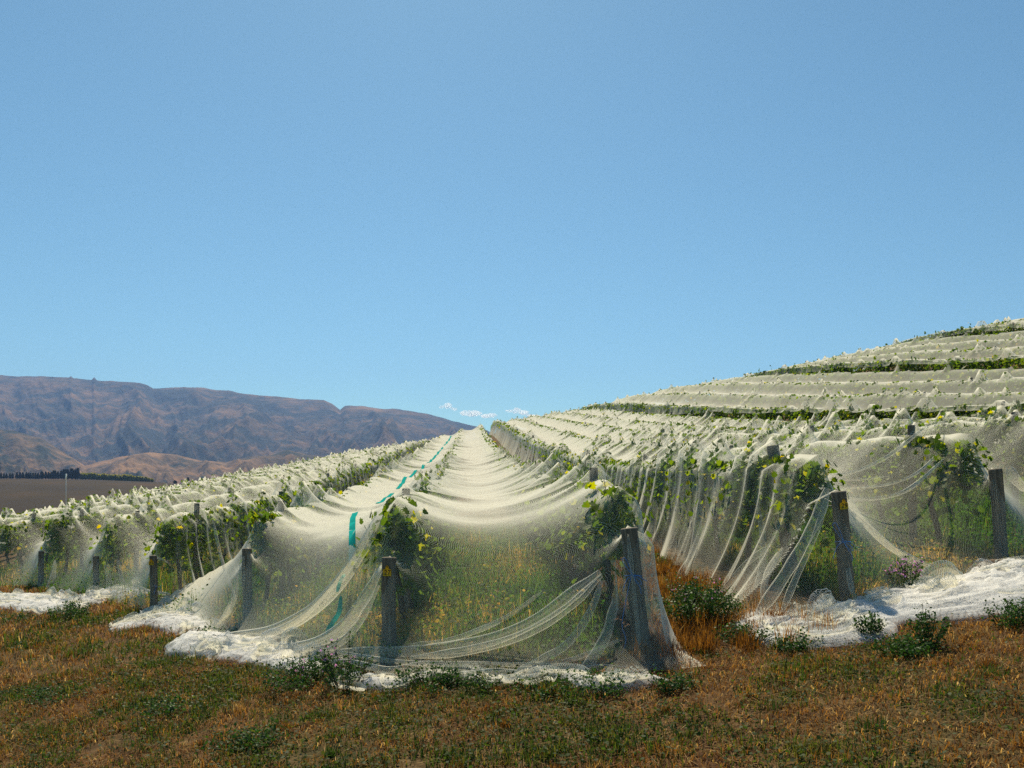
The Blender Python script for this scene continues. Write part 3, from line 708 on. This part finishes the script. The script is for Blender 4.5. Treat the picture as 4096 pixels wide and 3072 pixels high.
# --- right nets
right1, R1 = simple_net(2, 6, 18, .07, .20, 'white netting over the near right rows, draped from the post tagged 29', lambda e: .40+.5*np.exp(-np.maximum(e, 0)/1.2), None, 'net_right', 71, samp=.085, mn=18, amp_sag=.0022, an=.4)
dr = lambda e: np.interp(e, [0, 20, 35, 50, 95], [.05, .09, .22, .5, .62])+.05*fbm(e*.5, e*0, 3, 2)
simple_net(7, 10, 12, .14, .30, 'white netting above the lowest dark band of uncovered leaves on the right slope', lambda e: .10+0*e, None, 'net_hill', 72, drop=dr, samp=.06, an=.4, amp_sag=.0034)
simple_net(11, 14, 12, .16, .32, 'white netting above the second dark band of leaves on the right slope', lambda e: .10+0*e, None, 'net_hill', 73, drop=dr, samp=.06, an=.4, amp_sag=.0034)
simple_net(15, 20, 10, .2, .36, 'white netting high on the right slope below the skyline', lambda e: .10+0*e, None, 'net_hill', 74, drop=dr, samp=.06, an=.4, amp_sag=.0034)
simple_net(21, 30, 8, .3, .40, 'white netting along the top of the right slope against the sky', lambda e: .10+0*e, None, 'net_hill', 75, drop=dr, samp=.06, an=.4, amp_sag=.0034)

# --- folds of the middle net
MF = M['net_fold']
for i, (pts, w) in enumerate([
    ([at(380, 513, 8.4), at(360, 552, 8.3), at(335, 588, 8.4), at(305, 615, 8.8), at(268, 632, 9.3), at(222, 640, 9.9), at(196, 645, 10.2)], .075),
    ([at(377, 516, 8.3), at(352, 562, 8.15), at(322, 600, 8.4), at(290, 625, 8.8), at(250, 640, 9.4)], .04),
    ([at(380, 570, 7.6), at(362, 602, 7.5), at(340, 630, 7.7), at(305, 645, 8.2), at(255, 650, 9.0), at(215, 652, 9.6)], .055),
    ([at(379, 585, 7.6), at(352, 632, 7.55), at(318, 655, 7.9), at(280, 660, 8.4)], .03),
    ([at(243, 556, 10.7), at(239, 590, 10.6), at(226, 618, 10.6), at(205, 634, 10.8), at(186, 640, 11)], .05),
    ([at(241, 562, 10.7), at(233, 600, 10.5), at(218, 626, 10.6), at(200, 641, 10.6)], .035),
    ([at(600, 572, 7.15), at(575, 592, 7.05), at(540, 618, 7.0), at(490, 640, 7.05), at(430, 650, 7.2), at(370, 652, 7.5), at(310, 655, 8)], .05),
    ([at(602, 575, 7.1), at(570, 606, 6.9), at(525, 634, 6.85), at(470, 650, 6.95), at(410, 658, 7.15)], .035),
    ([at(602, 580, 7.1), at(590, 612, 6.9), at(566, 645, 6.75), at(530, 664, 6.7)], .03),
    ([at(615, 600, 7.05), at(606, 635, 6.85), at(590, 662, 6.7), at(578, 680, 6.6)], .045),
    ([at(500, 622, 7.2), at(450, 640, 7.2), at(410, 645, 7.3)], .02),
    ([at(545, 590, 7.4), at(505, 618, 7.3), at(470, 632, 7.3)], .018),
    ([at(640, 672, 6.6), at(600, 668, 6.6), at(560, 674, 6.5), at(520, 668, 6.6)], .03),
    ([at(545, 676, 6.5), at(500, 672, 6.6), at(450, 676, 6.6), at(400, 670, 6.8)], .028), ([at(430, 662, 6.95), at(390, 670, 6.9), at(350, 662, 7.3), at(320, 664, 7.6)], .03),
    ([at(620, 640, 6.9), at(560, 662, 6.7), at(480, 664, 6.8), at(400, 662, 7.1), at(340, 652, 7.6)], .02),
    ([at(628, 534, 7.1), at(634, 590, 7.0), at(640, 650, 6.85)], .015)]):
    strip(pts, w, 'fold', MF, midr, seed=i, pleat=.5)
left_f = [([at(213, 520, 12.8), at(222, 560, 12.3), at(236, 600, 11.6)], .02), ([at(106, 562, 15.9), at(109, 580, 15.8), at(111, 597, 15.6)], .05),
          ([at(100, 578, 16), at(85, 590, 16), at(68, 599, 16)], .05), ([at(55, 560, 18), at(52, 580, 17.6), at(44, 596, 17.3)], .05), ([at(118, 560, 16), at(122, 580, 15.8), at(126, 600, 15.5)], .03),
          ([at(130, 590, 15.2), at(150, 598, 14.6), at(172, 600, 14)], .035), ([at(135, 585, 15.2), at(152, 592, 14.6), at(170, 594, 14)], .025)]
for i, (pts, w) in enumerate(left_f): strip(pts, w, 'fold', MF, left1, seed=40+i, pleat=.5)
right_f = [([at(827, 488, 7.95), at(818, 515, 7.8), at(800, 550, 7.6), at(775, 590, 7.4), at(756, 616, 7.3)], .05),
           ([at(829, 492, 7.9), at(815, 535, 7.7), at(795, 580, 7.45), at(782, 612, 7.3)], .028),
           ([at(842, 490, 7.95), at(858, 515, 8.0), at(882, 540, 8.2), at(905, 556, 8.4), at(930, 566, 8.6)], .035),
           ([at(846, 560, 7.9), at(852, 590, 7.7), at(858, 603, 7.6)], .02),
           ([at(800, 484, 9.2), at(845, 497, 8.9), at(880, 498, 8.9), at(910, 488, 9.0), at(945, 458, 9.6)], .022),
           ([at(815, 482, 9.2), at(850, 487, 9.0), at(885, 485, 9.1), at(915, 474, 9.2), at(940, 452, 9.7)], .014),
           ([at(810, 478, 9.4), at(850, 480, 9.3), at(890, 476, 9.3)], .010),
           ([at(790, 455, 9.6), at(812, 472, 9.4), at(845, 474, 9.4), at(885, 458, 9.6), at(925, 428, 9.9), at(944, 422, 10)], .018),
           ([at(1008, 466, 8.85), at(1016, 480, 8.8), at(1030, 492, 8.9)], .05),
           ([at(757, 500, 9.5), at(763, 540, 9.2), at(760, 575, 9.0), at(745, 605, 8.6)], .03),
           ([at(700, 500, 11.3), at(697, 530, 11), at(690, 560, 10.7), at(676, 582, 10.5)], .05),
           ([at(655, 500, 14), at(652, 525, 13.8), at(640, 550, 13.2)], .06),
           ([at(770, 545, 8.9), at(745, 565, 8.8), at(722, 590, 8.8), at(700, 598, 8.9)], .03),
           ([at(783, 548, 8.8), at(768, 572, 8.3), at(762, 598, 8.0)], .03)]
for i, (pts, w) in enumerate(right_f): strip(pts, w, 'fold', MF, right1, seed=80+i, pleat=.5)
# --- bunched hems on the ground
heap([(-40, 606), (0, 604), (30, 606), (62, 611), (88, 608)], [.6, .55, .5, .36, .3], [.22, .24, .2, .16, .13], left1, 1)
heap([(78, 609), (98, 601), (120, 596), (142, 598)], [.2, .36, .36, .28], [.12, .22, .22, .12], left1, 2)
heap([(118, 632), (140, 625), (165, 622), (186, 627), (205, 634)], [.2, .3, .36, .34, .22], [.08, .15, .20, .18, .12], midr, 3)
heap([(184, 642), (205, 648), (235, 652), (270, 659), (300, 668), (330, 674)], [.26, .34, .34, .26, .18, .12], [.20, .22, .20, .15, .10, .06], midr, 4)
heap([(340, 672), (362, 682), (395, 688), (440, 677), (500, 684), (560, 680), (600, 690), (640, 686), (668, 684)], [.05, .07, .10, .05, .04, .06, .10, .10, .04], [.05, .07, .08, .04, .03, .05, .10, .10, .04], midr, 5, 360, 24, False)
heap([(750, 612), (775, 624), (815, 634), (850, 624), (895, 610), (940, 608), (980, 594), (1020, 580), (1060, 566)], [.14, .28, .44, .40, .42, .55, .5, .45, .4], [.06, .10, .14, .17, .20, .24, .24, .22, .16], right1, 6, 320, 64)
# --- teal stripe sewn along the middle net
def on_net(Z, X, yv):
    T, XX, x, Y, z = Z; j = int(np.argmin(np.abs(XX[0]-X))); return np.interp(yv, Y[:, j], z[:, j]), X-SK*yv
yv = np.concatenate([np.linspace(8.9, 20, 112), np.linspace(20.2, 100, 260)])
Xs = np.interp(yv, [8.75, 10, 12, 13.5, 16, 25, 40, 60, 100], [-1.19, -1.36, -1.62, -1.72, -1.75, -1.85, -1.75, -1.65, -1.6])+.10*fbm(yv*.22, yv*0, 8, 2)*np.clip((yv-11)/5, 0, 1)
P = []
for a, b in zip(yv, Xs):
    zz, xx = on_net(Zmid, b, a); P.append((xx, a, zz+.012))
P = np.array(P); wdt = np.interp(yv, [9, 14, 30, 100], [.036, .042, .06, .09])
V = np.stack([P-np.stack([wdt, 0*wdt, 0*wdt], -1), P+np.stack([wdt, 0*wdt, 0*wdt], -1)], 1)
for j, sgn in ((0, -1), (1, 1)):
    for q in range(len(yv)):
        zz, _ = on_net(Zmid, Xs[q]+sgn*wdt[q], yv[q]); V[q, j, 2] = zz+.014
_q = grid_quads(len(yv), 2); _y = yv[_q[:, 0]//2]; _q = _q[~(((_y > 12.6) & (_y < 16.5)) | ((_y > 20) & (_y < 22)) | ((_y > 34) & (_y < 37)) | ((_y > 55) & (_y < 60)))]
mesh('teal_stripe', V.reshape(-1, 3), [_q], M['stripe'], midr, smooth=True)
strip([at(345, 574, 8.35), at(341, 580, 8.25), at(337, 592, 8.2)], .018, 'teal_stripe', M['stripe'], midr, 20, 3, cup=.1, pleat=.1)
strip([at(341, 596, 8.2), at(339, 612, 8.1), at(333, 622, 8.1), at(326, 634, 8.0)], .025, 'teal_stripe', M['stripe'], midr, 20, 3, cup=.1, pleat=.1)

# ------------------------------------------------------------------ twine ties
def twine(label, pts_list, loc):
    mb = MB()
    for p in pts_list: mb.tube(spline(p, 24), .0026, 5)
    o = mb.build('twine_tie', M['twine']); tag(o, label, 'twine', 'blue twine knots on the end posts'); return o
def bow(px, py, d, s=1.0, dr=0):
    c = at(px, py, d); A = lambda dx, dy, k=0: at(px+dx*s, py+dy*s, d+k)
    return [[A(0, 0), A(-6, -8), A(-12, -17), A(-9, -20), A(-4, -11), A(0, 0)], [A(0, 0), A(6, 3), A(10, 9), A(5, 7), A(0, 0)],
            [A(0, 0), A(-6, 3), A(-10, 12), A(-11, 18)], [A(0, 0), A(6, 0), A(12, 4), A(16, 6)], [A(-10, 0, .03), A(0, -1, -.01), A(10, 0, .03)],
            [A(0, 0), A(3, 6), A(8, 13), A(9, 20)]]
twine('blue twine bow tied round the leaning corner post of the middle net', bow(633, 576, 7.05, .9)+[[at(631, 577, 7.05), at(626, 600, 7.0), at(622, 625, 6.95), at(626, 640, 6.9), at(621, 655, 6.85)]], 0)
twine('blue twine bow tied round the post tagged 29', bow(844, 542, 7.78, .95), 0)
twine('frayed blue twine round the second end post left of the tag 27 post', [[at(154, 585, 13.1), at(158, 587, 13.0), at(163, 585, 13.1)], [at(156, 586, 13.0), at(154, 594, 13.0)], [at(160, 586, 13.0), at(162, 590, 13.0), at(158, 592, 13.0)]], 0)

# ------------------------------------------------------------------ ground cover
def scatter(r, n, x0, x1, y0, y1): return np.stack([r.uniform(x0, x1, n), r.uniform(y0, y1, n)], -1)
r = rng(1)
def open_ground(xy):                      # the headland in front of the row ends and the open alley
    X = xy[:, 0]+SK*xy[:, 1]; f = xy[:, 1] < yend(X)-.15
    alley = (X > 1.62) & (X < 3.0) & (xy[:, 1] < 60)
    return f | alley
parts = [scatter(r, 230000, -6.2, 6.2, 2.9, 8.8), scatter(r, 90000, -13, -1.5, 8, 19), scatter(r, 26000, .8, 3.2, 7, 22), scatter(r, 12000, -1, 2.4, 20, 60), scatter(r, 8000, -17, -9, 15, 26)]
xy = np.concatenate(parts); xy = xy[open_ground(xy) & inview(xy[:, 0], xy[:, 1], .1)]
green = fbm(xy[:, 0]*.8, xy[:, 1]*.8, 21, 4)+.5*fbm(xy[:, 0]*3, xy[:, 1]*3, 22, 3)
tuft = fbm(xy[:, 0]*4.5, xy[:, 1]*4.5, 23, 3)
isg = green+r.normal(0, .25, len(xy)) > .17
bare = fbm(xy[:, 0]*1.7, xy[:, 1]*1.7, 29, 4) > .34+r.uniform(0, .3, len(xy)); xy = xy[~bare]; isg = isg[~bare]; tuft = tuft[~bare]
d = xy[~isg]; n = len(d); tf = tuft[~isg]
flatb = r.random(n) < .55
h = np.where(flatb, r.uniform(.05, .13, n), r.uniform(.018, .055, n)*(1+np.clip(tf, 0, 1)*2.2))*np.clip(d[:, 1]/8, .7, 1.4)
mb = MB(); blades(d, h, r.uniform(.0035, .008, n)*np.clip(d[:, 1]/7, 1, 3), np.where(flatb, r.uniform(.97, 1.25, n), r.uniform(.1, .6, n)), r.uniform(0, 2*np.pi, n), np.clip(r.beta(1.6, 1.9, n), 0, 1), mb)
def tufts(n, nb, x0, x1, y0, y1, hh, seed):
    q = rng(seed); c = scatter(q, n, x0, x1, y0, y1); c = c[open_ground(c) & inview(c[:, 0], c[:, 1], .1)]
    rad = q.uniform(.02, .08, len(c)); p = np.repeat(c, nb, 0)+q.normal(0, 1, (len(c)*nb, 2))*np.repeat(rad, nb)[:, None]
    h_ = np.repeat(q.uniform(.5, 1.2, len(c)), nb)*hh*q.uniform(.5, 1.1, len(p)); return p, h_, np.repeat(q.uniform(0, 1, len(c)), nb), q
q = rng(299); c = scatter(q, 9000, -6, 6, 3, 11); c = c[open_ground(c) & inview(c[:, 0], c[:, 1], .1)]; m_ = len(c); an_ = q.uniform(0, 6.3, m_); ln_ = q.uniform(.05, .16, m_)[:, None]; dv_ = np.stack([np.cos(an_), np.sin(an_)], -1); c2 = c+dv_*ln_; sd_ = np.stack([-dv_[:, 1], dv_[:, 0]], -1)*.002; P4 = [np.concatenate([u_, (G(u_[:, 0], u_[:, 1])+zz_)[:, None]], 1) for u_, zz_ in ((c-sd_, .012), (c+sd_, .012), (c2+sd_*.5, .028), (c2-sd_*.5, .028))]; mb.add(np.stack(P4, 1).reshape(-1, 3), [np.arange(m_*4).reshape(-1, 4)], np.repeat(q.uniform(.75, 1, m_), 4))
p, h_, tt, q = tufts(420, 70, -6, 6, 3, 9, .085, 301); blades(p, h_, q.uniform(.003, .006, len(p)), q.uniform(.1, .8, len(p)), q.uniform(0, 6.3, len(p)), np.clip(.15+.6*tt+q.normal(0, .12, len(p)), 0, 1), mb)
p, h_, tt, q = tufts(500, 50, -13, 3, 8.5, 24, .11, 302); blades(p, h_, q.uniform(.005, .010, len(p)), q.uniform(.1, .7, len(p)), q.uniform(0, 6.3, len(p)), np.clip(.15+.6*tt+q.normal(0, .12, len(p)), 0, 1), mb)
p, h_, tt, q = tufts(260, 60, .9, 2.6, 6.6, 14, .22, 305); blades(p, h_, q.uniform(.004, .008, len(p)), q.uniform(.1, .6, len(p)), q.uniform(0, 6.3, len(p)), np.clip(.12+.55*tt+q.normal(0, .12, len(p)), 0, 1), mb)
tag(mb.build('dry_grass', M['grass_dry']), 'brown dry grass and straw covering the headland', 'grass', kind='stuff')
d = xy[isg]; n = len(d); tf = tuft[isg]; mb = MB()
blades(d, r.uniform(.025, .075, n)*(1+np.clip(tf, 0, 1)*2.0)*np.clip(d[:, 1]/7, .8, 1.6), r.uniform(.004, .009, n)*np.clip(d[:, 1]/7, 1, 3), r.uniform(.1, .8, n), r.uniform(0, 2*np.pi, n), r.uniform(0, 1, n), mb)
p, h_, tt, q = tufts(330, 80, -6, 6, 3, 9, .08, 303); blades(p, h_, q.uniform(.003, .007, len(p)), q.uniform(.1, .8, len(p)), q.uniform(0, 6.3, len(p)), tt, mb)
p, h_, tt, q = tufts(600, 60, -13, 3, 8.5, 24, .10, 304); blades(p, h_, q.uniform(.005, .010, len(p)), q.uniform(.1, .8, len(p)), q.uniform(0, 6.3, len(p)), tt, mb)
k = r.random(n) < .5; dd = d[k]; nn = len(dd); Pc = np.stack([dd[:, 0], dd[:, 1], G(dd[:, 0], dd[:, 1])+r.uniform(.01, .07, nn)], -1)
nr = r.normal(0, .4, (nn, 3)); nr[:, 2] += 1
leaves(Pc, r.uniform(.010, .024, nn)*np.clip(dd[:, 1]/7, 1, 2.5), nr, r.uniform(0, 6, nn), r.uniform(0, .8, nn), mb, False)
tag(mb.build('green_grass', M['grass_green']), 'patches of green grass and clover among the dry turf', 'grass', kind='stuff')
# weeds growing in the alleys under the nets
P = []
for k in range(-6, 6):
    n = 15000 if k in (-1, 0, 1, 2, 3) else 6000
    if k == 1: continue
    Xq = rowX(k)+r.uniform(0, S, n); yq = yend(Xq)-.65+r.random(n)**1.4*(14 if k < 4 else 9); P.append(np.stack([Xq-SK*yq, yq], -1))
xy = np.concatenate(P); xy = xy[inview(xy[:, 0], xy[:, 1], .1) & (xy[:, 1] > yend(Xof(xy))-.65+.5*r.random(len(xy)))]; n = len(xy)
cl = fbm(xy[:, 0]*1.1, xy[:, 1]*1.1, 61, 3); hgt = np.clip(.30+.35*cl, .08, .7)*np.clip(.25+(xy[:, 1]-yend(Xof(xy))+.65)/1.2, .25, 1)
mb = MB(); tn = np.clip(.30+.9*fbm(xy[:, 0]*.9, xy[:, 1]*.9, 62, 3)+r.normal(0, .18, n), 0, 1)
blades(xy, hgt*r.uniform(.4, 1.1, n), r.uniform(.006, .014, n), r.uniform(.05, .7, n), r.uniform(0, 2*np.pi, n), tn, mb)
k = r.random(n) < .8; dd = xy[k]; nn = len(dd); Pc = np.stack([dd[:, 0], dd[:, 1], G(dd[:, 0], dd[:, 1])+r.uniform(.1, 1, nn)*hgt[k]], -1); nr = r.normal(0, .6, (nn, 3)); nr[:, 2] += .8
leaves(Pc, r.uniform(.015, .04, nn), nr, r.uniform(0, 6, nn), np.clip(tn[k]-.15, 0, 1), mb, False)
tag(mb.build('alley_weeds', M['weeds_mix']), 'tall green and straw coloured weeds filling the alleys under the nets', 'weeds', kind='stuff')

# ------------------------------------------------------------------ bushes and other plants
def bush(px, py, rad, h, nst, nleaf, label, seed, flowers=0, name='weed_bush', cat='bush', airy=False):
    r = rng(seed); b = atg(px, py); root = tag(empty(name, tuple(b)), label, cat)
    st = MB(); Pl = []
    for i in range(nst):
        a = r.uniform(0, 2*np.pi); q = r.random()**.5; tip = np.array([np.cos(a)*rad*q, np.sin(a)*rad*q, h*(1-.45*q*q)*r.uniform(.75, 1.08)])
        bb = np.array([tip[0]*.25, tip[1]*.25, -.03]); mid = (bb+tip)/2+np.array([tip[0]*.1, tip[1]*.1, h*.08])
        C = spline([bb, mid, tip], 7); st.tube(C, np.linspace(.004, .0015, 7), 4)
        u = r.uniform(.25 if airy else .12, 1, nleaf//nst); Pl.append(spline([bb, mid, tip], 60)[(u*59).astype(int)]+r.normal(0, .02 if airy else .03, (len(u), 3)))
    st.build('stems', M['stem'], root)
    Pl = np.concatenate(Pl); n = len(Pl); nr = r.normal(0, .6, (n, 3)); nr[:, 2] += .7
    mb = MB(); leaves(Pl, r.uniform(.010, .022, n)*(1 if b[1] < 9 else 1.3), nr, r.uniform(0, 6, n), r.uniform(0, 1, n), mb, False); mb.build('foliage', M['weed_leaf'], root)
    if flowers:
        k = r.choice(n, flowers); mb = MB(); Pf = Pl[k]+np.array([0, 0, .02]); Pf = Pf[Pf[:, 2] > h*.5]
        nr = r.normal(0, .6, (len(Pf), 3)); nr[:, 1] -= .6
        leaves(Pf, r.uniform(.012, .02, len(Pf)), nr, r.uniform(0, 6, len(Pf)), r.uniform(0, 1, len(Pf)), mb, False); mb.build('flowers', M['flower'], root)
    return root
bush(697, 625, .42, .46, 60, 5200, 'dense dark green bush growing in the open alley between the nets', 11, 60)
bush(318, 684, .50, .20, 56, 3600, 'low green lucerne bush in front of the white hem left of tag 27 post', 12, 40)
bush(745, 642, .26, .16, 24, 1000, 'small green bush at the foot of the right net beside the big bush', 13)
bush(906, 598, .20, .42, 26, 900, 'purple flowering bush growing through the white heap right of tag 29 post', 14, 260, airy=True)
bush(905, 655, .22, .13, 30, 1600, 'dark low bush on the slope below the right heap of netting', 15)
bush(928, 648, .16, .32, 18, 700, 'upright thin weed standing before the right heap of netting', 16, airy=True)
bush(1012, 628, .20, .24, 24, 900, 'green weed at the right edge in front of the heaped netting', 17)
bush(428, 688, .36, .16, 34, 1500, 'dark green weeds creeping along the net hem right of tag 27 post', 18)
bush(345, 690, .24, .45, 16, 700, 'tall airy lucerne sprig with small purple flowers before the hem', 19, 60, airy=True)
bush(70, 618, .40, .26, 30, 1400, 'green weed clump in front of the white heap at far left', 20)
bush(215, 640, .35, .12, 26, 1000, 'low weeds growing between the two white heaps at left', 21)
bush(600, 692, .35, .14, 30, 1200, 'weeds in the shade at the foot of the leaning corner post', 22)
bush(675, 690, .20, .12, 20, 800, 'small weed just right of the corner post foot', 23)
bush(795, 598, .22, .3, 22, 800, 'green weeds pressing against the net left of tag 29 post', 24, airy=True)
bush(250, 745, .32, .10, 30, 1000, 'flat clover patch low in the left foreground', 25, name='clover_patch', cat='plant')
bush(60, 700, .35, .10, 30, 1000, 'clover patch near the left edge of the foreground', 26, name='clover_patch', cat='plant')
bush(165, 715, .30, .12, 30, 1000, 'clover patch in the foreground between the other two left patches', 27, name='clover_patch', cat='plant')
for i, (px_, py_, nm_) in enumerate(((468, 690, 'sparse weeds under the front hem midway between its two posts'), (540, 692, 'low sprawling weeds under the front hem nearer the corner post'), (800, 652, 'small weeds at the lower left tip of the right netting heap'),
                             (20, 622, 'sparse weed at the left edge before the far left heap'), (868, 640, 'thin sprig against the lower edge of the right netting heap'))):
    bush(px_, py_, (.32, .28, .2, .25, .12)[i], (.12, .10, .14, .14, .26)[i], 16, 600, nm_, 60+i, airy=True)
# rock
r = rng(5); th, ph = np.meshgrid(np.linspace(0, 2*np.pi, 17)[:-1], np.linspace(.02, np.pi-.02, 10), indexing='ij')
D = np.stack([np.cos(th)*np.sin(ph), np.sin(th)*np.sin(ph), np.cos(ph)], -1)
rr = 1+.25*fbm(D[..., 0]*2+3, D[..., 1]*2+D[..., 2], 7, 3); V = D*rr[..., None]*np.array([.17, .12, .12])
q = []
for i in range(16):
    for j in range(9): a = i*10+j; b = ((i+1) % 16)*10+j; q.append((a, a+1, b+1, b))
b = atg(992, 578); o = mesh('rock', V.reshape(-1, 3), [q, [[i*10 for i in range(16)]], [[i*10+9 for i in range(15, -1, -1)]]], M['rock']); o.location = (b[0], b[1], b[2]+.06)
tag(o, 'rough brown rock lying at the edge of the right netting heap', 'rock')

# ------------------------------------------------------------------ trellis wires of the nearest rows
for k in (-1, 0, 1, 2, 3):
    X = rowX(k); mb = MB()
    for hgt in (.82, 1.25):
        yq = np.linspace(float(yend(X))+(.03), 45, 60); xq = X-SK*yq
        hq = np.where(yq < yend(X)+1.7, np.interp(yq-yend(X), [0, 1.7], [ENDH[k][0]-.12, hgt]), hgt)
        mb.tube(np.stack([xq, yq, G(xq, yq)+hq], -1), .003, 4, False)
    tag(mb.build('trellis_wire', M['wire']), 'thin steel trellis wires strung along '+rown(k), 'wire')

# ------------------------------------------------------------------ far trees, mast, clouds
def far_tree(name, kind, seed, mat):
    r = rng(seed); root = empty(name); tr = MB(); tr.tube([(0, 0, -.5), (0, 0, 2.2), (0, 0, 5)], [.22, .18, .06], 6); tr.build('trunk', M['bark'], root)
    n = 520; q = r.random(n)
    if kind == 'pine': z = .8+q*6.2; rad = 1.25*(1-q)**.7+.12
    else: z = .5+q*4.0; rad = 1.5*np.sin(np.pi*np.clip(q*.9+.08, 0, 1))**.6
    a = r.uniform(0, 2*np.pi, n); s = rad*r.random(n)**.4*(1+.25*np.sin(a*3+seed)); mb = MB()
    leaves(np.stack([np.cos(a)*s, np.sin(a)*s, z], -1), r.uniform(.4, .75, n), r.normal(0, 1, (n, 3)), r.uniform(0, 6, n), r.random(n), mb, False)
    mb.build('crown', mat, root); return root
r = rng(77)
def put_trees(protos, xs, sc, y, label_fn, cat, group):
    for i, px in enumerate(xs):
        o = protos[i] if i < len(protos) else copy_tree(protos[i % len(protos)])
        xx = (px-CX)/FPX*y; o.location = (xx, y, float(field_z(xx, y))-.2); s = sc(i, px); o.scale = (s*1.35, s*1.35, s); o.rotation_euler = (0, 0, r.uniform(0, 6))
        tag(o, label_fn(i), cat, group)
pins = [far_tree('pine_tree', 'pine', 61+i, M['pine']) for i in range(3)]
px = np.sort(np.concatenate([np.array([1, 4, 6.5, 10, 12.5, 17, 20, 23]), np.linspace(26, 78, 22)+r.uniform(-.8, .8, 22)]))
put_trees(pins, px, lambda i, p: np.interp(p, [0, 30, 55, 78], [.62, .68, .85, 1.08])*r.uniform(.9, 1.1), 596, lambda i: f'dark pine in the belt above the brown hill, {ORD[i]} tree from the left edge', 'pine tree', 'pines in the dark shelter belt')
pops = [far_tree('poplar_tree', 'poplar', 71+i, M['poplar']) for i in range(3)]
px = np.linspace(82.5, 152, 24)
put_trees(pops, px, lambda i, p: np.interp(p, [80, 140, 152], [1.05, .95, .55])*r.uniform(.9, 1.1), 598, lambda i: f'yellow green tree in the low row right of the pines, {ORD[i]} from the pines', 'tree', 'yellowing trees right of the pine belt')
for p, nm, kk, s in ((175, 'round dark bush on the brown hill crest just left of the lone conical tree', 'poplar', .62), (188, 'lone dark conical tree at the right end of the brown hill', 'pine', .85)):
    o = far_tree('dark_tree', kk, 90+p, M['pine']); xx = (p-CX)/FPX*590; o.location = (xx, 590, float(field_z(xx, 590))-.3); o.scale = (s*1.3, s*1.3, s); tag(o, nm, 'tree')
# mast
mx = at(66, 508, 90); mb = MB(); top = at(66, 473.5, 90)
zb = float(G(mx[0], mx[1]))
mb.tube([(0, 0, 0), (0, 0, top[2]-zb)], [.035, .03], 8)
root = tag(empty('steel_mast', (mx[0], mx[1], zb)), 'thin tall pale mast standing behind the left nets before the brown hill', 'mast')
mb.build('pole', M['steel'], root); mb = MB(); mb.box((0, 0, top[2]-zb-.35), (.06, .06, .30)); mb.build('instrument', M['steel'], root)
# clouds
def cloudmat():
    m, t = newmat('cloud'); v = N(t, 'ShaderNodeVolumePrincipled'); v.inputs['Color'].default_value = (1, 1, 1, 1); v.inputs['Density'].default_value = .022
    v.inputs['Anisotropy'].default_value = .7; o = N(t, 'ShaderNodeOutputMaterial'); t.links.new(v.outputs[0], o.inputs['Volume']); return m
M['cloud'] = cloudmat()
def cloud(blobs, label, seed, Yc=12000.):
    mb = MB(); r = rng(seed)
    for (px, py, wx, wz) in blobs:
        for kk in range(2):
            c = at(px+r.uniform(-.4, .4)*wx, py+r.uniform(-.3, .2)*wz, Yc); s = Yc/FPX
            th, ph = np.meshgrid(np.linspace(0, 2*np.pi, 25)[:-1], np.linspace(.02, np.pi-.02, 14), indexing='ij')
            D = np.stack([np.cos(th)*np.sin(ph), np.sin(th)*np.sin(ph), np.cos(ph)], -1)
            rr = 1+.35*fbm(D[..., 0]*2.2+kk*5+seed, D[..., 2]*2.2+D[..., 1], seed, 4)
            V = D*rr[..., None]*np.array([wx*.6*s, wx*.4*s, wz*.62*s])*r.uniform(.7, 1)+c
            i = np.arange(24)[:, None]*14+np.arange(13)[None]; j = ((np.arange(24)+1) % 24)[:, None]*14+np.arange(13)[None]
            mb.add(V.reshape(-1, 3), [np.stack([i, i+1, j+1, j], -1).reshape(-1, 4)])
    tag(mb.build('cloud', M['cloud'], None, True), label, 'cloud', 'small clouds low over the far ridge')
cloud([(441, 407, 5, 2.6)], 'tiniest wisp of cloud, left of the small puff above the ridge', 1)
cloud([(449.5, 406, 7, 5), (454, 409.5, 6, 3.5)], 'small white puff of cloud just above the mountain ridge end', 2)
cloud([(468, 414, 9, 5), (475, 414.5, 12, 5.5), (487, 416, 11, 4), (491, 416, 5, 3)], 'longest white cloud lowest in the gap between mountain and vines', 3)
cloud([(509, 411, 5, 2.5), (515, 411, 7, 4.5), (524, 412, 9, 4), (532, 415.5, 9, 2.5)], 'flat white cloud on the right, nearest the vine slope skyline', 4)

# ------------------------------------------------------------------ haze
hm = bpy.data.materials.new('haze'); hm.use_nodes = True; t = hm.node_tree; t.nodes.clear()
pv = N(t, 'ShaderNodeVolumePrincipled'); pv.inputs['Color'].default_value = (.30, .52, 1.0, 1); pv.inputs['Density'].default_value = .00013; pv.inputs['Anisotropy'].default_value = .2
oo = N(t, 'ShaderNodeOutputMaterial'); t.links.new(pv.outputs[0], oo.inputs['Volume'])
mb = MB(); mb.box((0, 2200, 280), (5200, 2450, 340)); h = mb.build('haze', hm); h['kind'] = 'stuff'; h['label'] = 'thin blue haze in front of the far mountains'; h['category'] = 'haze'
